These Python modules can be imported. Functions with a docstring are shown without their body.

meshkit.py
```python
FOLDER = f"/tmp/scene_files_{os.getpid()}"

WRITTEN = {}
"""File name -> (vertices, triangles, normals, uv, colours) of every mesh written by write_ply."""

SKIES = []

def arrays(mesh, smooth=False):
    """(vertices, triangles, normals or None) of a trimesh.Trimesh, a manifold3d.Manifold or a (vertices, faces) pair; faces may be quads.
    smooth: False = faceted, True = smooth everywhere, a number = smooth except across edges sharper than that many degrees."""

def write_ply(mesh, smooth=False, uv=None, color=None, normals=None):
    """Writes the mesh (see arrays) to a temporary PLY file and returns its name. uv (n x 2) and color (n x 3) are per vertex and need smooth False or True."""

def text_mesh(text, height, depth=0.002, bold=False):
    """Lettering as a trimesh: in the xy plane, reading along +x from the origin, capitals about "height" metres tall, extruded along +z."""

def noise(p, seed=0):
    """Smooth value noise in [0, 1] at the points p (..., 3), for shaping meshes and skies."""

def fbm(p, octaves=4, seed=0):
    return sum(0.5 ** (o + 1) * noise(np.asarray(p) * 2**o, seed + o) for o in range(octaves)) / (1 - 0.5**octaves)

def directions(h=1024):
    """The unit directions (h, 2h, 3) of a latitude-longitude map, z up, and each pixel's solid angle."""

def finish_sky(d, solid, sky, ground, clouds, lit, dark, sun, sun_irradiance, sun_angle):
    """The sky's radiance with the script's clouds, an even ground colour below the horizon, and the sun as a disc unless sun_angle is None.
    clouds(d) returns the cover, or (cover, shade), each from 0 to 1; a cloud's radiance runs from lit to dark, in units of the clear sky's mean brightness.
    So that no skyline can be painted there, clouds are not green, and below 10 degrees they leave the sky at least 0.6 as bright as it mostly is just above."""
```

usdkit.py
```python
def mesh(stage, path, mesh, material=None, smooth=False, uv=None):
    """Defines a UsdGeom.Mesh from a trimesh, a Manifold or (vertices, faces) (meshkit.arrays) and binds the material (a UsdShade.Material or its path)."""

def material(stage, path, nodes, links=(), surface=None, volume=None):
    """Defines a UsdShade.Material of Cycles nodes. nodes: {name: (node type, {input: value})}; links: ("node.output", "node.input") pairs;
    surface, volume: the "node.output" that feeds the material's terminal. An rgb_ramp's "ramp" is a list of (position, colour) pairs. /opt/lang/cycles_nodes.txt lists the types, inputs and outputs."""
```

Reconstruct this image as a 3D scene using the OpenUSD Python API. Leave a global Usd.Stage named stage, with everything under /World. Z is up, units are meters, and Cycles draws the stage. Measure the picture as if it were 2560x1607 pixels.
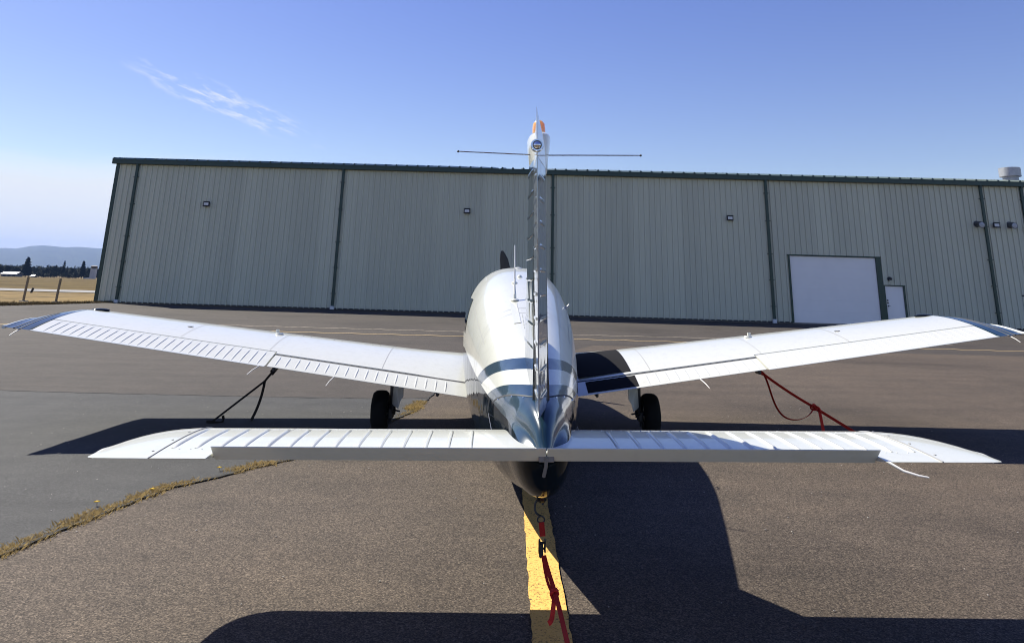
import math, random
import numpy as np, trimesh, usdkit, meshkit
from pxr import Usd, UsdGeom, UsdLux, UsdShade, Gf, Sdf, Vt

stage = Usd.Stage.CreateInMemory()
UsdGeom.SetStageUpAxis(stage, UsdGeom.Tokens.z)
UsdGeom.SetStageMetersPerUnit(stage, 1.0)
world = UsdGeom.Xform.Define(stage, '/World')
stage.SetDefaultPrim(world.GetPrim())
UsdGeom.Scope.Define(stage, '/World/Looks')
RNG = np.random.default_rng(7)
rnd = random.Random(11)

# ------------------------------------------------------------------ camera, sky, sun, exposure
CAM = dict(pos=(-0.2735, -3.4122, 1.5585), yaw=0.0037, pitch=0.266, roll=0.0289, f=1808.58, ppx=1253.11, ppy=210.95, W=2560., H=1607.)
SUN_DIR = np.array([-0.83, 0.61, 1.0]); SUN_DIR /= np.linalg.norm(SUN_DIR)
SKY_STRENGTH, SUN_INTENSITY, EXPOSURE = 0.091, 1.25, 0.98
SUN_EL = math.asin(SUN_DIR[2]); SUN_ROT = math.atan2(SUN_DIR[0], SUN_DIR[1])

def set_camera():
    c = CAM
    cp, sp, cy, sy = math.cos(c['pitch']), math.sin(c['pitch']), math.cos(c['yaw']), math.sin(c['yaw'])
    f = np.array([sy * cp, cy * cp, sp]); r = np.array([cy, -sy, 0.]); u = np.cross(r, f)
    a, b = math.cos(c['roll']), math.sin(c['roll'])
    r, u = a * r + b * u, -b * r + a * u
    cam = UsdGeom.Camera.Define(stage, '/World/camera')
    m = Gf.Matrix4d(*r, 0, *u, 0, *(-f), 0, *c['pos'], 1)
    cam.AddTransformOp().Set(m)
    A = 36.0
    cam.CreateHorizontalApertureAttr(A); cam.CreateVerticalApertureAttr(A * c['H'] / c['W'])
    cam.CreateFocalLengthAttr(A * c['f'] / c['W'])
    cam.CreateHorizontalApertureOffsetAttr(A * (c['W'] / 2 - c['ppx']) / c['W'])
    cam.CreateVerticalApertureOffsetAttr(-A * (c['H'] / 2 - c['ppy']) / c['W'])
    cam.CreateClippingRangeAttr(Gf.Vec2f(0.05, 30000))
    cam.CreateExposureAttr(EXPOSURE)
set_camera()

# sky: clear, a few cirrus wisps and a pale bank low in the west-north-west
d = UsdLux.DomeLight.Define(stage, '/World/sky')
d.GetPrim().SetCustomDataByKey('kind', 'structure')
def cdir(az, el):      # azimuth from +y towards +x, degrees
    a, e = math.radians(az), math.radians(el)
    return np.array([math.sin(a) * math.cos(e), math.cos(a) * math.cos(e), math.sin(e)])
WC = cdir(-20.8, 12.2); WA = cdir(-12.35, 9.9) - cdir(-26., 14.2); WA -= WC * WA.dot(WC); WA /= np.linalg.norm(WA); WB = np.cross(WC, WA)
sky_nodes = {
    'sky': ('sky_texture', {'sky_type': 'single_scattering', 'sun_disc': False, 'sun_elevation': SUN_EL, 'sun_rotation': SUN_ROT, 'altitude': 50., 'air_density': 1.2, 'aerosol_density': 0.2, 'ozone_density': 2.2}),
    'tc': ('texture_coordinate', {}),
    'sep': ('separate_xyz', {}),
    # streaky cirrus: noise in a frame laid along the streaks, faded out away from their middle
    'da': ('vector_math', {'math_type': 'dot_product', 'vector2': tuple(WA)}), 'db': ('vector_math', {'math_type': 'dot_product', 'vector2': tuple(WB)}), 'dc': ('vector_math', {'math_type': 'dot_product', 'vector2': tuple(WC)}),
    'sa': ('math', {'math_type': 'multiply', 'value2': 26.}), 'sb': ('math', {'math_type': 'multiply', 'value2': 120.}), 'cx': ('combine_xyz', {'z': 4.7}),
    'nz': ('noise_texture', {'scale': 1.0, 'detail': 8.0, 'roughness': 0.66, 'distortion': 0.22}),
    'map2': ('mapping', {'scale': (2.6, 2.6, 16.0)}),
    'nz2': ('noise_texture', {'scale': 1.0, 'detail': 5.0, 'roughness': 0.55}),
    'th': ('map_range', {'from_min': 0.475, 'from_max': 0.68, 'to_min': 0., 'to_max': 1., 'clamp': True}),
    'ea': ('math', {'math_type': 'multiply', 'value2': 7.0}), 'eb': ('math', {'math_type': 'multiply', 'value2': 44.0}),
    'ea2': ('math', {'math_type': 'power', 'value2': 2.}), 'eb2': ('math', {'math_type': 'power', 'value2': 2.}), 'es': ('math', {'math_type': 'add'}), 'aa': ('math', {'math_type': 'absolute'}), 'ab': ('math', {'math_type': 'absolute'}),
    'front': ('math', {'math_type': 'greater_than', 'value2': .5}),
    'mask': ('map_range', {'from_min': 0.1, 'from_max': 1.0, 'to_min': 1., 'to_max': 0., 'clamp': True}),
    'wisp': ('math', {'math_type': 'multiply'}), 'wispf': ('math', {'math_type': 'multiply'}),
    'wisp2': ('math', {'math_type': 'multiply', 'value2': 0.8, 'use_clamp': True}),
    # the low bank: cover falls with elevation, edge broken by noise; runs round the west
    'elv': ('math', {'math_type': 'multiply_add', 'value2': 0.13, 'value3': -0.065}),
    'zz': ('math', {'math_type': 'add'}),
    'bank': ('map_range', {'range_type': 'smoothstep', 'from_min': 0.085, 'from_max': 0.160, 'to_min': 1.0, 'to_max': 0., 'clamp': True}),
    'west': ('map_range', {'range_type': 'smoothstep', 'from_min': -0.18, 'from_max': -0.44, 'to_min': 0.05, 'to_max': 1., 'clamp': True}),
    'bankw': ('math', {'math_type': 'multiply'}),
    'cover': ('math', {'math_type': 'maximum'}),
    'hsv': ('hsv', {'hue': 0.534, 'saturation': 1.30, 'value': 1.0, 'fac': 1.0}),
    'gam': ('gamma', {'gamma': .82}), 'mix': ('mix', {'color2': (5.1, 5.25, 5.35)}),
    'bg': ('background_shader', {'strength': SKY_STRENGTH}),
}
sky_links = [('tc.generated', 'da.vector1'), ('tc.generated', 'db.vector1'), ('tc.generated', 'dc.vector1'), ('da.value', 'sa.value1'), ('db.value', 'sb.value1'), ('sa.value', 'cx.x'), ('sb.value', 'cx.y'), ('cx.vector', 'nz.vector'), ('da.value', 'aa.value1'), ('db.value', 'ab.value1'), ('aa.value', 'ea.value1'), ('ab.value', 'eb.value1'), ('ea.value', 'ea2.value1'), ('eb.value', 'eb2.value1'), ('ea2.value', 'es.value1'), ('eb2.value', 'es.value2'), ('es.value', 'mask.value'), ('dc.value', 'front.value1'), ('front.value', 'wispf.value1'), ('mask.result', 'wispf.value2'), ('tc.generated', 'map2.vector'), ('map2.vector', 'nz2.vector'),
             ('tc.generated', 'sep.vector'), ('nz.fac', 'th.value'), 
             ('th.result', 'wisp.value1'), ('wispf.value', 'wisp.value2'), ('wisp.value', 'wisp2.value1'),
             ('nz2.fac', 'elv.value1'), ('sep.z', 'zz.value1'), ('elv.value', 'zz.value2'), ('zz.value', 'bank.value'),
             ('sep.x', 'west.value'), ('bank.result', 'bankw.value1'), ('west.result', 'bankw.value2'),
             ('wisp2.value', 'cover.value1'), ('bankw.value', 'cover.value2'),
             ('sky.color', 'hsv.color'), ('hsv.color', 'gam.color'), ('gam.color', 'mix.color1'), ('cover.value', 'mix.fac'), ('mix.color', 'bg.color')]
sm = usdkit.material(stage, '/World/Looks/sky_material', sky_nodes, sky_links, surface='bg.background')
UsdShade.MaterialBindingAPI.Apply(d.GetPrim()).Bind(sm)

s = UsdLux.DistantLight.Define(stage, '/World/sun')
s.CreateNormalizeAttr(True); s.CreateIntensityAttr(SUN_INTENSITY); s.CreateAngleAttr(0.5); s.CreateColorAttr(Gf.Vec3f(1.0, 0.955, 0.85))
zx = SUN_DIR; xx = np.cross([0, 0, 1], zx); xx /= np.linalg.norm(xx); yx = np.cross(zx, xx)
s.AddTransformOp().Set(Gf.Matrix4d(*xx, 0, *yx, 0, *zx, 0, 0, 0, 50, 1))

# ------------------------------------------------------------------ helpers
used = {}
def numbered(parent, name):
    k = (parent, name); n = used.get(k, 0); used[k] = n + 1
    return f'{parent}/{name}' if n == 0 else f'{parent}/{name}_{n:03d}'
def pth(p): return '/World' if p is None else (p if isinstance(p, str) else str(p.GetPath()))
def meta(prim, label=None, cat=None, group=None, kind=None):
    for k, v in (('label', label), ('category', cat), ('group', group), ('kind', kind)):
        if v: prim.SetCustomDataByKey(k, v)
    return prim
def thing(name, label, cat, loc=(0, 0, 0), rotz=0., roty=0., group=None):
    x = UsdGeom.Xform.Define(stage, numbered('/World', name))
    x.AddTranslateOp().Set(Gf.Vec3d(*map(float, loc)))
    if rotz: x.AddRotateZOp().Set(math.degrees(rotz))
    if roty: x.AddRotateYOp().Set(math.degrees(roty))
    return meta(x.GetPrim(), label, cat, group)
def obj(name, mesh, mat, parent=None, smooth=32, label=None, cat=None, group=None, kind=None, normals=None):
    path = numbered(pth(parent), name)
    if normals is not None:
        v, f = mesh
        m = UsdGeom.Mesh.Define(stage, path)
        m.CreatePointsAttr(Vt.Vec3fArray.FromNumpy(np.asarray(v, np.float32)))
        m.CreateFaceVertexCountsAttr(Vt.IntArray.FromNumpy(np.full(len(f), 3, np.int32)))
        m.CreateFaceVertexIndicesAttr(Vt.IntArray.FromNumpy(np.asarray(f, np.int32).ravel()))
        m.CreateSubdivisionSchemeAttr('none')
        m.CreateNormalsAttr(Vt.Vec3fArray.FromNumpy(np.asarray(normals, np.float32))); m.SetNormalsInterpolation('vertex')
        UsdShade.MaterialBindingAPI.Apply(m.GetPrim()).Bind(mat)
    else:
        m = usdkit.mesh(stage, path, mesh, mat, smooth=smooth)
    return meta(m.GetPrim(), label, cat, group, kind)
cat_ = trimesh.util.concatenate
def TM(v, f): return trimesh.Trimesh(np.asarray(v, float), np.asarray(f), process=False)
def box(x0, x1, y0, y1, z0, z1):
    m = trimesh.creation.box((x1 - x0, y1 - y0, z1 - z0)); m.apply_translation(((x0 + x1) / 2, (y0 + y1) / 2, (z0 + z1) / 2)); return m
def bevel_box(x0, x1, y0, y1, z0, z1, r):
    pts = []
    for sx in (0, 1):
        for sy in (0, 1):
            for sz in (0, 1):
                c = np.array([(x0, x1)[sx], (y0, y1)[sy], (z0, z1)[sz]]); n = np.array([1 - 2 * sx, 1 - 2 * sy, 1 - 2 * sz]) * r
                for k in range(3):
                    e = n.copy(); e[k] = 0; pts.append(c + e)
    return trimesh.convex.convex_hull(np.array(pts))
def frame(t):
    t = t / np.linalg.norm(t); a = np.array([0, 0, 1.]) if abs(t[2]) < .9 else np.array([1., 0, 0])
    u = np.cross(a, t); u /= np.linalg.norm(u); return u, np.cross(t, u)
def tube(pts, r, n=8, closed=False):
    pts = np.asarray(pts, float); m = len(pts); r = np.broadcast_to(np.asarray(r, float), (m,))
    tg = np.gradient(pts, axis=0) if not closed else np.roll(pts, -1, 0) - np.roll(pts, 1, 0)
    u, w = frame(tg[0]); V = []
    for i in range(m):
        t = tg[i] / np.linalg.norm(tg[i]); u = u - t * u.dot(t); u /= np.linalg.norm(u); w = np.cross(t, u)
        a = np.arange(n) * 2 * np.pi / n
        V.append(pts[i] + r[i] * (np.cos(a)[:, None] * u + np.sin(a)[:, None] * w))
    V = np.concatenate(V); F = []
    for i in range(m if closed else m - 1):
        j = (i + 1) % m
        for k in range(n):
            l = (k + 1) % n
            F += [(i * n + k, i * n + l, j * n + l), (i * n + k, j * n + l, j * n + k)]
    if not closed:
        V = np.vstack([V, pts[0], pts[-1]]); a, b = m * n, m * n + 1
        for k in range(n):
            l = (k + 1) % n; F += [(a, l, k), (b, (m - 1) * n + k, (m - 1) * n + l)]
    return TM(V, F)
def ribbon(pts, width, thick, up):
    """strap: flat section following pts; up = list of width directions"""
    pts = np.asarray(pts, float); n = len(pts); tg = np.gradient(pts, axis=0); V = []
    for i in range(n):
        t = tg[i] / np.linalg.norm(tg[i]); w = np.asarray(up[i] if np.ndim(up) == 2 else up, float)
        w = w - t * w.dot(t); w /= np.linalg.norm(w); nn = np.cross(t, w)
        for a, b in ((-1, -1), (1, -1), (1, 1), (-1, 1)):
            V.append(pts[i] + w * a * width / 2 + nn * b * thick / 2)
    F = []
    for i in range(n - 1):
        for k in range(4):
            l = (k + 1) % 4; F += [(i * 4 + k, i * 4 + l, i * 4 + 4 + l), (i * 4 + k, i * 4 + 4 + l, i * 4 + 4 + k)]
    F += [(0, 2, 1), (0, 3, 2), (n * 4 - 4, n * 4 - 3, n * 4 - 2), (n * 4 - 4, n * 4 - 2, n * 4 - 1)]
    return TM(V, F)
def lathe(profile, n=24, axis='z', center=(0, 0, 0)):
    """profile: (radius, along) pairs"""
    p = np.asarray(profile, float); a = np.arange(n) * 2 * np.pi / n; V = []
    for r, h in p: V.append(np.c_[r * np.cos(a), r * np.sin(a), np.full(n, h)])
    V = np.concatenate(V); F = []
    for i in range(len(p) - 1):
        for k in range(n):
            l = (k + 1) % n; F += [(i * n + k, i * n + l, (i + 1) * n + l), (i * n + k, (i + 1) * n + l, (i + 1) * n + k)]
    if axis == 'y': V = V[:, [0, 2, 1]]; F = [f[::-1] for f in F]
    if axis == 'x': V = V[:, [2, 0, 1]]
    return TM(V + np.asarray(center, float), F)
def loft(loops, cap0=True, cap1=True):
    """loops: list of (n,3) closed loops"""
    L = np.asarray(loops, float); m, n = L.shape[:2]; V = L.reshape(-1, 3); F = []
    for i in range(m - 1):
        for k in range(n):
            l = (k + 1) % n; F += [(i * n + k, i * n + l, (i + 1) * n + l), (i * n + k, (i + 1) * n + l, (i + 1) * n + k)]
    V = list(V)
    for flag, i, rev in ((cap0, 0, True), (cap1, m - 1, False)):
        if flag:
            V.append(L[i].mean(0)); c = len(V) - 1
            for k in range(n):
                l = (k + 1) % n; F.append((c, i * n + l, i * n + k) if rev else (c, i * n + k, i * n + l))
    t = TM(V, F); t.fix_normals() if False else None
    return t
def oriented(t):
    if t.volume < 0: t.invert()
    return t
def grid(P):
    """P (m,n,3) surface grid"""
    m, n = P.shape[:2]; F = []
    idx = np.arange(m * n).reshape(m, n)
    a, b, c, d_ = idx[:-1, :-1].ravel(), idx[:-1, 1:].ravel(), idx[1:, 1:].ravel(), idx[1:, :-1].ravel()
    return P.reshape(-1, 3), np.r_[np.c_[a, b, c], np.c_[a, c, d_]]
def smoothstep(a, b, x):
    t = np.clip((np.asarray(x, float) - a) / (b - a), 0, 1); return t * t * (3 - 2 * t)

# ------------------------------------------------------------------ materials
def mat(name, nodes, links=(), surface='p.BSDF', **k): return usdkit.material(stage, '/World/Looks/' + name, nodes, links, surface=surface, **k)
def plain(name, col, rough=.5, metal=0., coat=0., spec=.5, var=0., scale=6., bump=0.):
    nodes = {'p': ('principled_bsdf', {'base_color': col, 'roughness': rough, 'metallic': metal, 'coat_weight': coat, 'coat_roughness': .04, 'specular_ior_level': spec})}
    links = []
    if var or bump:
        nodes.update({'g': ('geometry', {}), 'n': ('noise_texture', {'scale': scale, 'detail': 5., 'roughness': .6}),
                      'r': ('rgb_ramp', {'ramp': [(.25, tuple(c * (1 - var) for c in col)), (.75, tuple(min(1, c * (1 + var)) for c in col))]})})
        links += [('g.position', 'n.vector'), ('n.fac', 'r.fac')]
        if var: links.append(('r.color', 'p.base_color'))
        if bump:
            nodes['b'] = ('bump', {'strength': 1., 'distance': bump}); links += [('n.fac', 'b.height'), ('b.normal', 'p.normal')]
    return mat(name, nodes, links)
M = {}
# white aircraft paint: satin with oil canning in the skins and a little grime
M['white'] = mat('white_paint', {
    'g': ('geometry', {}), 'n': ('noise_texture', {'scale': 2.2, 'detail': 1.5}), 'n2': ('noise_texture', {'scale': 14., 'detail': 6., 'roughness': .65}),
    'r': ('rgb_ramp', {'ramp': [(.3, (.57, .567, .49)), (.5, (.605, .605, .53))]}),
    'b': ('bump', {'strength': .35, 'distance': .005}),
    'p': ('principled_bsdf', {'roughness': .22, 'coat_weight': .6, 'coat_roughness': .05})},
    [('g.position', 'n.vector'), ('g.position', 'n2.vector'), ('n2.fac', 'r.fac'), ('r.color', 'p.base_color'), ('n.fac', 'b.height'), ('b.normal', 'p.normal'), ('b.normal', 'p.coat_normal')])
def gloss(name, col, rough=.18, flake=0., ior=1.45):
    return mat(name, {'g': ('geometry', {}), 'n': ('noise_texture', {'scale': 4.5, 'detail': 1.5}), 'b': ('bump', {'strength': .5, 'distance': .012}),
                      'p': ('principled_bsdf', {'base_color': col, 'roughness': rough, 'ior': ior, 'coat_weight': .5 if flake else 0., 'coat_roughness': .03, 'metallic': flake})},
               [('g.position', 'n.vector'), ('n.fac', 'b.height'), ('b.normal', 'p.normal'), ('b.normal', 'p.coat_normal')])
M['teal'] = gloss('dark_teal_paint', (.010, .030, .046), .2, .08)
M['black_paint'] = gloss('black_gloss_paint', (.006, .009, .012), .06, ior=1.18)
M['tealgloss'] = gloss('dark_teal_gloss_paint', (.016, .024, .028), .04, ior=1.9)
M['walk'] = mat('black_non_skid', {'g': ('geometry', {}), 'n': ('noise_texture', {'scale': 900., 'detail': 2.}), 'b': ('bump', {'strength': .7, 'distance': .002}),
                                   'p': ('principled_bsdf', {'base_color': (.006, .006, .007), 'roughness': .9, 'specular_ior_level': .15})}, [('g.position', 'n.vector'), ('n.fac', 'b.height'), ('b.normal', 'p.normal')])
M['silver'] = mat('silver_grey_paint', {'g': ('geometry', {}), 'n': ('noise_texture', {'scale': 5.5, 'detail': 1.5}), 'b': ('bump', {'strength': .5, 'distance': .010}), 'p': ('principled_bsdf', {'base_color': (.30, .315, .325), 'metallic': .62, 'roughness': .07})}, [('g.position', 'n.vector'), ('n.fac', 'b.height'), ('b.normal', 'p.normal')])
M['seam'] = plain('panel_gap_grey', (.22, .22, .22), .6)
M['gap'] = plain('hinge_gap_dark', (.03, .03, .032), .7)
M['tyre'] = plain('tyre_rubber', (.006, .006, .006), .85, spec=.2)
M['steel'] = plain('steel', (.35, .35, .36), .35, 1.)
M['chrome'] = plain('chrome', (.75, .75, .76), .08, 1.)
M['grease'] = plain('greasy_metal', (.03, .03, .032), .5, .3)
M['gear'] = plain('grey_gear_paint', (.42, .42, .40), .4, var=.15)
M['rod'] = plain('antenna_rod', (.25, .25, .27), .3, .6)
M['wick'] = plain('wick_plastic', (.72, .70, .64), .5)
M['dark'] = plain('black_plastic', (.006, .006, .007), .5)
M['beacon'] = mat('beacon_amber_glass', {'p': ('principled_bsdf', {'base_color': (.85, .42, .17), 'roughness': .12, 'transmission_weight': .25, 'subsurface_weight': .6, 'subsurface_scale': .02, 'subsurface_radius': (1., .5, .2), 'coat_weight': 1.})})
M['window'] = mat('dark_window_acrylic', {'p': ('principled_bsdf', {'base_color': (.01, .012, .014), 'roughness': .04, 'coat_weight': 1.})})
M['red'] = plain('red_webbing', (.46, .026, .018), .75, spec=.2, var=.25, scale=240., bump=.0006)
M['blackweb'] = plain('black_webbing', (.014, .013, .012), .8, spec=.2, var=.3, scale=200.)

# ------------------------------------------------------------------ ground
GA, GB, LB = .1172, .0149, -.0149
def G(x, y):
    """height of the apron: nearly flat by the aircraft, falling gently towards the hangar and the field"""
    x, y = np.asarray(x, float), np.asarray(y, float)
    near = GA + GB * np.clip(x, -1.2, 8) + LB * np.clip(-1.2 - x, 0, 4.5)
    far = -.122 - .0015 * np.clip(x + 18, 0, 30)
    w = smoothstep(6, 26, y)
    z = near * (1 - w) + far * w
    r = np.hypot(x, y - 37)
    out = np.where((y > 38) | (x < -24), 1., 0.)
    dd = np.maximum(y - 44, 0)
    left = smoothstep(-22, -30, x) * smoothstep(20, 40, y)
    return z - .0088 * np.minimum(dd, 900) + 0 * out

def asphalt(name, c0, c1, c2, stain, agg=150., dots=1.0):
    """weathered asphalt: aggregate grain, pale chips, broad stains"""
    return mat(name, {
        'g': ('geometry', {}),
        'v': ('voronoi_texture', {'scale': agg}), 'sepv': ('separate_color', {}),
        'n': ('noise_texture', {'scale': agg * .9, 'detail': 4., 'roughness': .7}),
        'm': ('math', {'math_type': 'multiply_add', 'value2': .50}), 'mn': ('math', {'math_type': 'multiply', 'value2': .54}),
        'r': ('rgb_ramp', {'ramp': [(.24, c0), (.5, c1), (.70, c2), (.84, tuple(min(1, 1.9 * c) for c in c2))]}),
        'big': ('noise_texture', {'scale': .28, 'detail': 6., 'roughness': .6, 'distortion': .4}),
        'rb': ('rgb_ramp', {'ramp': [(.30, stain), (.47, (.97, .97, .97)), (.62, (1.10, 1.085, 1.07))]}),
        'mid': ('noise_texture', {'scale': 3.1, 'detail': 5., 'roughness': .65}),
        'rm': ('rgb_ramp', {'ramp': [(.3, (.86, .86, .87)), (.7, (1.12, 1.11, 1.10))]}),
        'ms': ('mapping', {'rotation': (0., 0., .06), 'scale': (.10, 1.6, 1.)}), 'ns': ('noise_texture', {'scale': 1.5, 'detail': 6., 'roughness': .62, 'distortion': .3}), 'rs': ('rgb_ramp', {'ramp': [(.3, (.84, .84, .845)), (.5, (1., 1., 1.)), (.7, (1.09, 1.08, 1.07))]}), 'x3': ('mix', {'mix_type': 'multiply', 'fac': 1.}),
        'x1': ('mix', {'mix_type': 'multiply', 'fac': 1.}), 'x2': ('mix', {'mix_type': 'multiply', 'fac': 1.}),
        'b': ('bump', {'strength': .55, 'distance': .006}),
        'p': ('principled_bsdf', {'roughness': .88, 'specular_ior_level': .25})},
        [('g.position', 'v.vector'), ('g.position', 'n.vector'), ('g.position', 'big.vector'), ('g.position', 'mid.vector'),
         ('v.color', 'sepv.color'), ('n.fac', 'mn.value1'), ('sepv.r', 'm.value1'), ('mn.value', 'm.value3'), ('m.value', 'r.fac'),
         ('big.fac', 'rb.fac'), ('mid.fac', 'rm.fac'), ('r.color', 'x1.color1'), ('rb.color', 'x1.color2'), ('x1.color', 'x2.color1'), ('rm.color', 'x2.color2'),
         ('g.position', 'ms.vector'), ('ms.vector', 'ns.vector'), ('ns.fac', 'rs.fac'), ('x2.color', 'x3.color1'), ('rs.color', 'x3.color2'), ('x3.color', 'p.base_color'), ('m.value', 'b.height'), ('b.normal', 'p.normal')])
M['apron'] = asphalt('apron_asphalt', (.0213, .0164, .0120), (.0638, .0490, .0366), (.1134, .0900, .0671), (.66, .66, .67))
M['patch'] = asphalt('patch_asphalt', (.0279, .0282, .0281), (.0432, .0438, .0432), (.0635, .0638, .0619), (.9, .9, .9), agg=210.)
M['farapron'] = asphalt('far_apron_asphalt', (.0262, .0222, .0186), (.0448, .0379, .0321), (.0655, .0559, .0472), (.68, .67, .67))
M['yellow'] = mat('worn_yellow_paint', {
    'g': ('geometry', {}), 'n': ('noise_texture', {'scale': 85., 'detail': 4., 'roughness': .6, 'distortion': .8}), 'n2': ('noise_texture', {'scale': 5., 'detail': 4.}),
    's': ('math', {'math_type': 'multiply_add', 'value2': .16, 'value3': -.02}), 'a': ('math', {'math_type': 'add'}),
    'r': ('rgb_ramp', {'ramp': [(.43, (.085, .06, .03)), (.47, (.56, .31, .07)), (.6, (.68, .41, .10)), (.8, (.62, .37, .12))]}),
    'b': ('bump', {'strength': .5, 'distance': .004}), 'p': ('principled_bsdf', {'roughness': .8, 'specular_ior_level': .3})},
    [('g.position', 'n.vector'), ('g.position', 'n2.vector'), ('n2.fac', 's.value1'), ('s.value', 'a.value1'), ('n.fac', 'a.value2'), ('a.value', 'r.fac'), ('r.color', 'p.base_color'), ('n.fac', 'b.height'), ('b.normal', 'p.normal')])
M['farline'] = plain('faded_yellow_line', (.50, .36, .17), .85, var=.25, scale=9.)
M['sand'] = plain('sandy_crack', (.22, .185, .14), .95, var=.35, scale=4.)
M['crack'] = plain('dark_crack', (.016,.015,.014), .95, var=.3, scale=8.)
M['field'] = mat('dry_grass_field', {
    'g': ('geometry', {}), 'mp': ('mapping', {'scale': (.05, .25, 1.)}), 'n': ('noise_texture', {'scale': 3.2, 'detail': 7., 'roughness': .65}),
    'mp2': ('mapping', {'scale': (.35, 1.2, 1.)}), 'n2': ('noise_texture', {'scale': 1.4, 'detail': 5., 'roughness': .7}), 'ad': ('math', {'math_type': 'multiply_add', 'value2': .5}), 'ml': ('math', {'math_type': 'multiply', 'value2': .5}),
    'r': ('rgb_ramp', {'ramp': [(.40, (.05, .033, .012)), (.47, (.125, .086, .033)), (.54, (.19, .128, .048)), (.66, (.25, .175, .07))]}),
    'p': ('principled_bsdf', {'roughness': .95, 'specular_ior_level': .1})},
    [('g.position', 'mp.vector'), ('mp.vector', 'n.vector'), ('g.position', 'mp2.vector'), ('mp2.vector', 'n2.vector'), ('n.fac', 'ml.value1'), ('n2.fac', 'ad.value1'), ('ml.value', 'ad.value3'), ('ad.value', 'r.fac'), ('r.color', 'p.base_color')])

def draped(xs, ys, lift=0.):
    X, Y = np.meshgrid(xs, ys); Z = G(X, Y) + lift
    v, f = grid(np.stack([X, Y, Z], -1)); return TM(v, f)
# one sheet to the horizon: dry field; the apron lies on it
xs = np.unique(np.r_[-9000, -4000, -1500, -700, np.linspace(-300, 300, 61), 700, 1500, 4000, 9000, np.linspace(-30, 40, 71)])
ys = np.unique(np.r_[-6000, -1500, -400, -100, np.linspace(-40, 120, 81), np.linspace(120, 1000, 45), 2000, 4000, 9000])
obj('ground', draped(xs, ys, -.012), M['field'], kind='structure')
def poly_sheet(poly, lift, step=.8, height=G):
    from shapely.geometry import Polygon, box as sbox
    P = Polygon(poly); x0, y0, x1, y1 = P.bounds; V, F = [], []
    for xa in np.arange(x0, x1, step):
        for ya in np.arange(y0, y1, step):
            c = P.intersection(sbox(xa, ya, xa + step, ya + step))
            for g in getattr(c, 'geoms', [c]):
                if g.geom_type != 'Polygon' or g.area < 1e-6: continue
                v, f = trimesh.creation.triangulate_polygon(g, engine='earcut')
                F.append(np.asarray(f) + len(V)); V.extend(v.tolist())
    V = np.array(V); F = np.concatenate(F); Z = height(V[:, 0], V[:, 1]) + lift
    t = TM(np.c_[V, Z], F); n = t.face_normals
    t.faces[n[:, 2] < 0] = t.faces[n[:, 2] < 0][:, ::-1]
    return t
edge = [(-60, 12.5), (-34, 22), (-26, 26.5), (-22.4, 31.), (-21.7, 33.2), (-20.9, 37.0)]
apron_poly = [(-60, -30), (70, -30), (70, 37.0)] + [(-20.9, 37.0)] + edge[::-1][1:]
obj('apron', poly_sheet(apron_poly, 0., 2.5), M['farapron'], kind='structure')
near_poly = [(-30, -12), (40, -12), (40, 19.2), (14.2, 17.35), (10.2, 16.97), (2.5, 17.2), (-1.0, 7.1), (-1.05, 6.4), (-30, 6.9)]
obj('apron_near', poly_sheet(near_poly, .004, 1.6), M['apron'], kind='structure')
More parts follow.
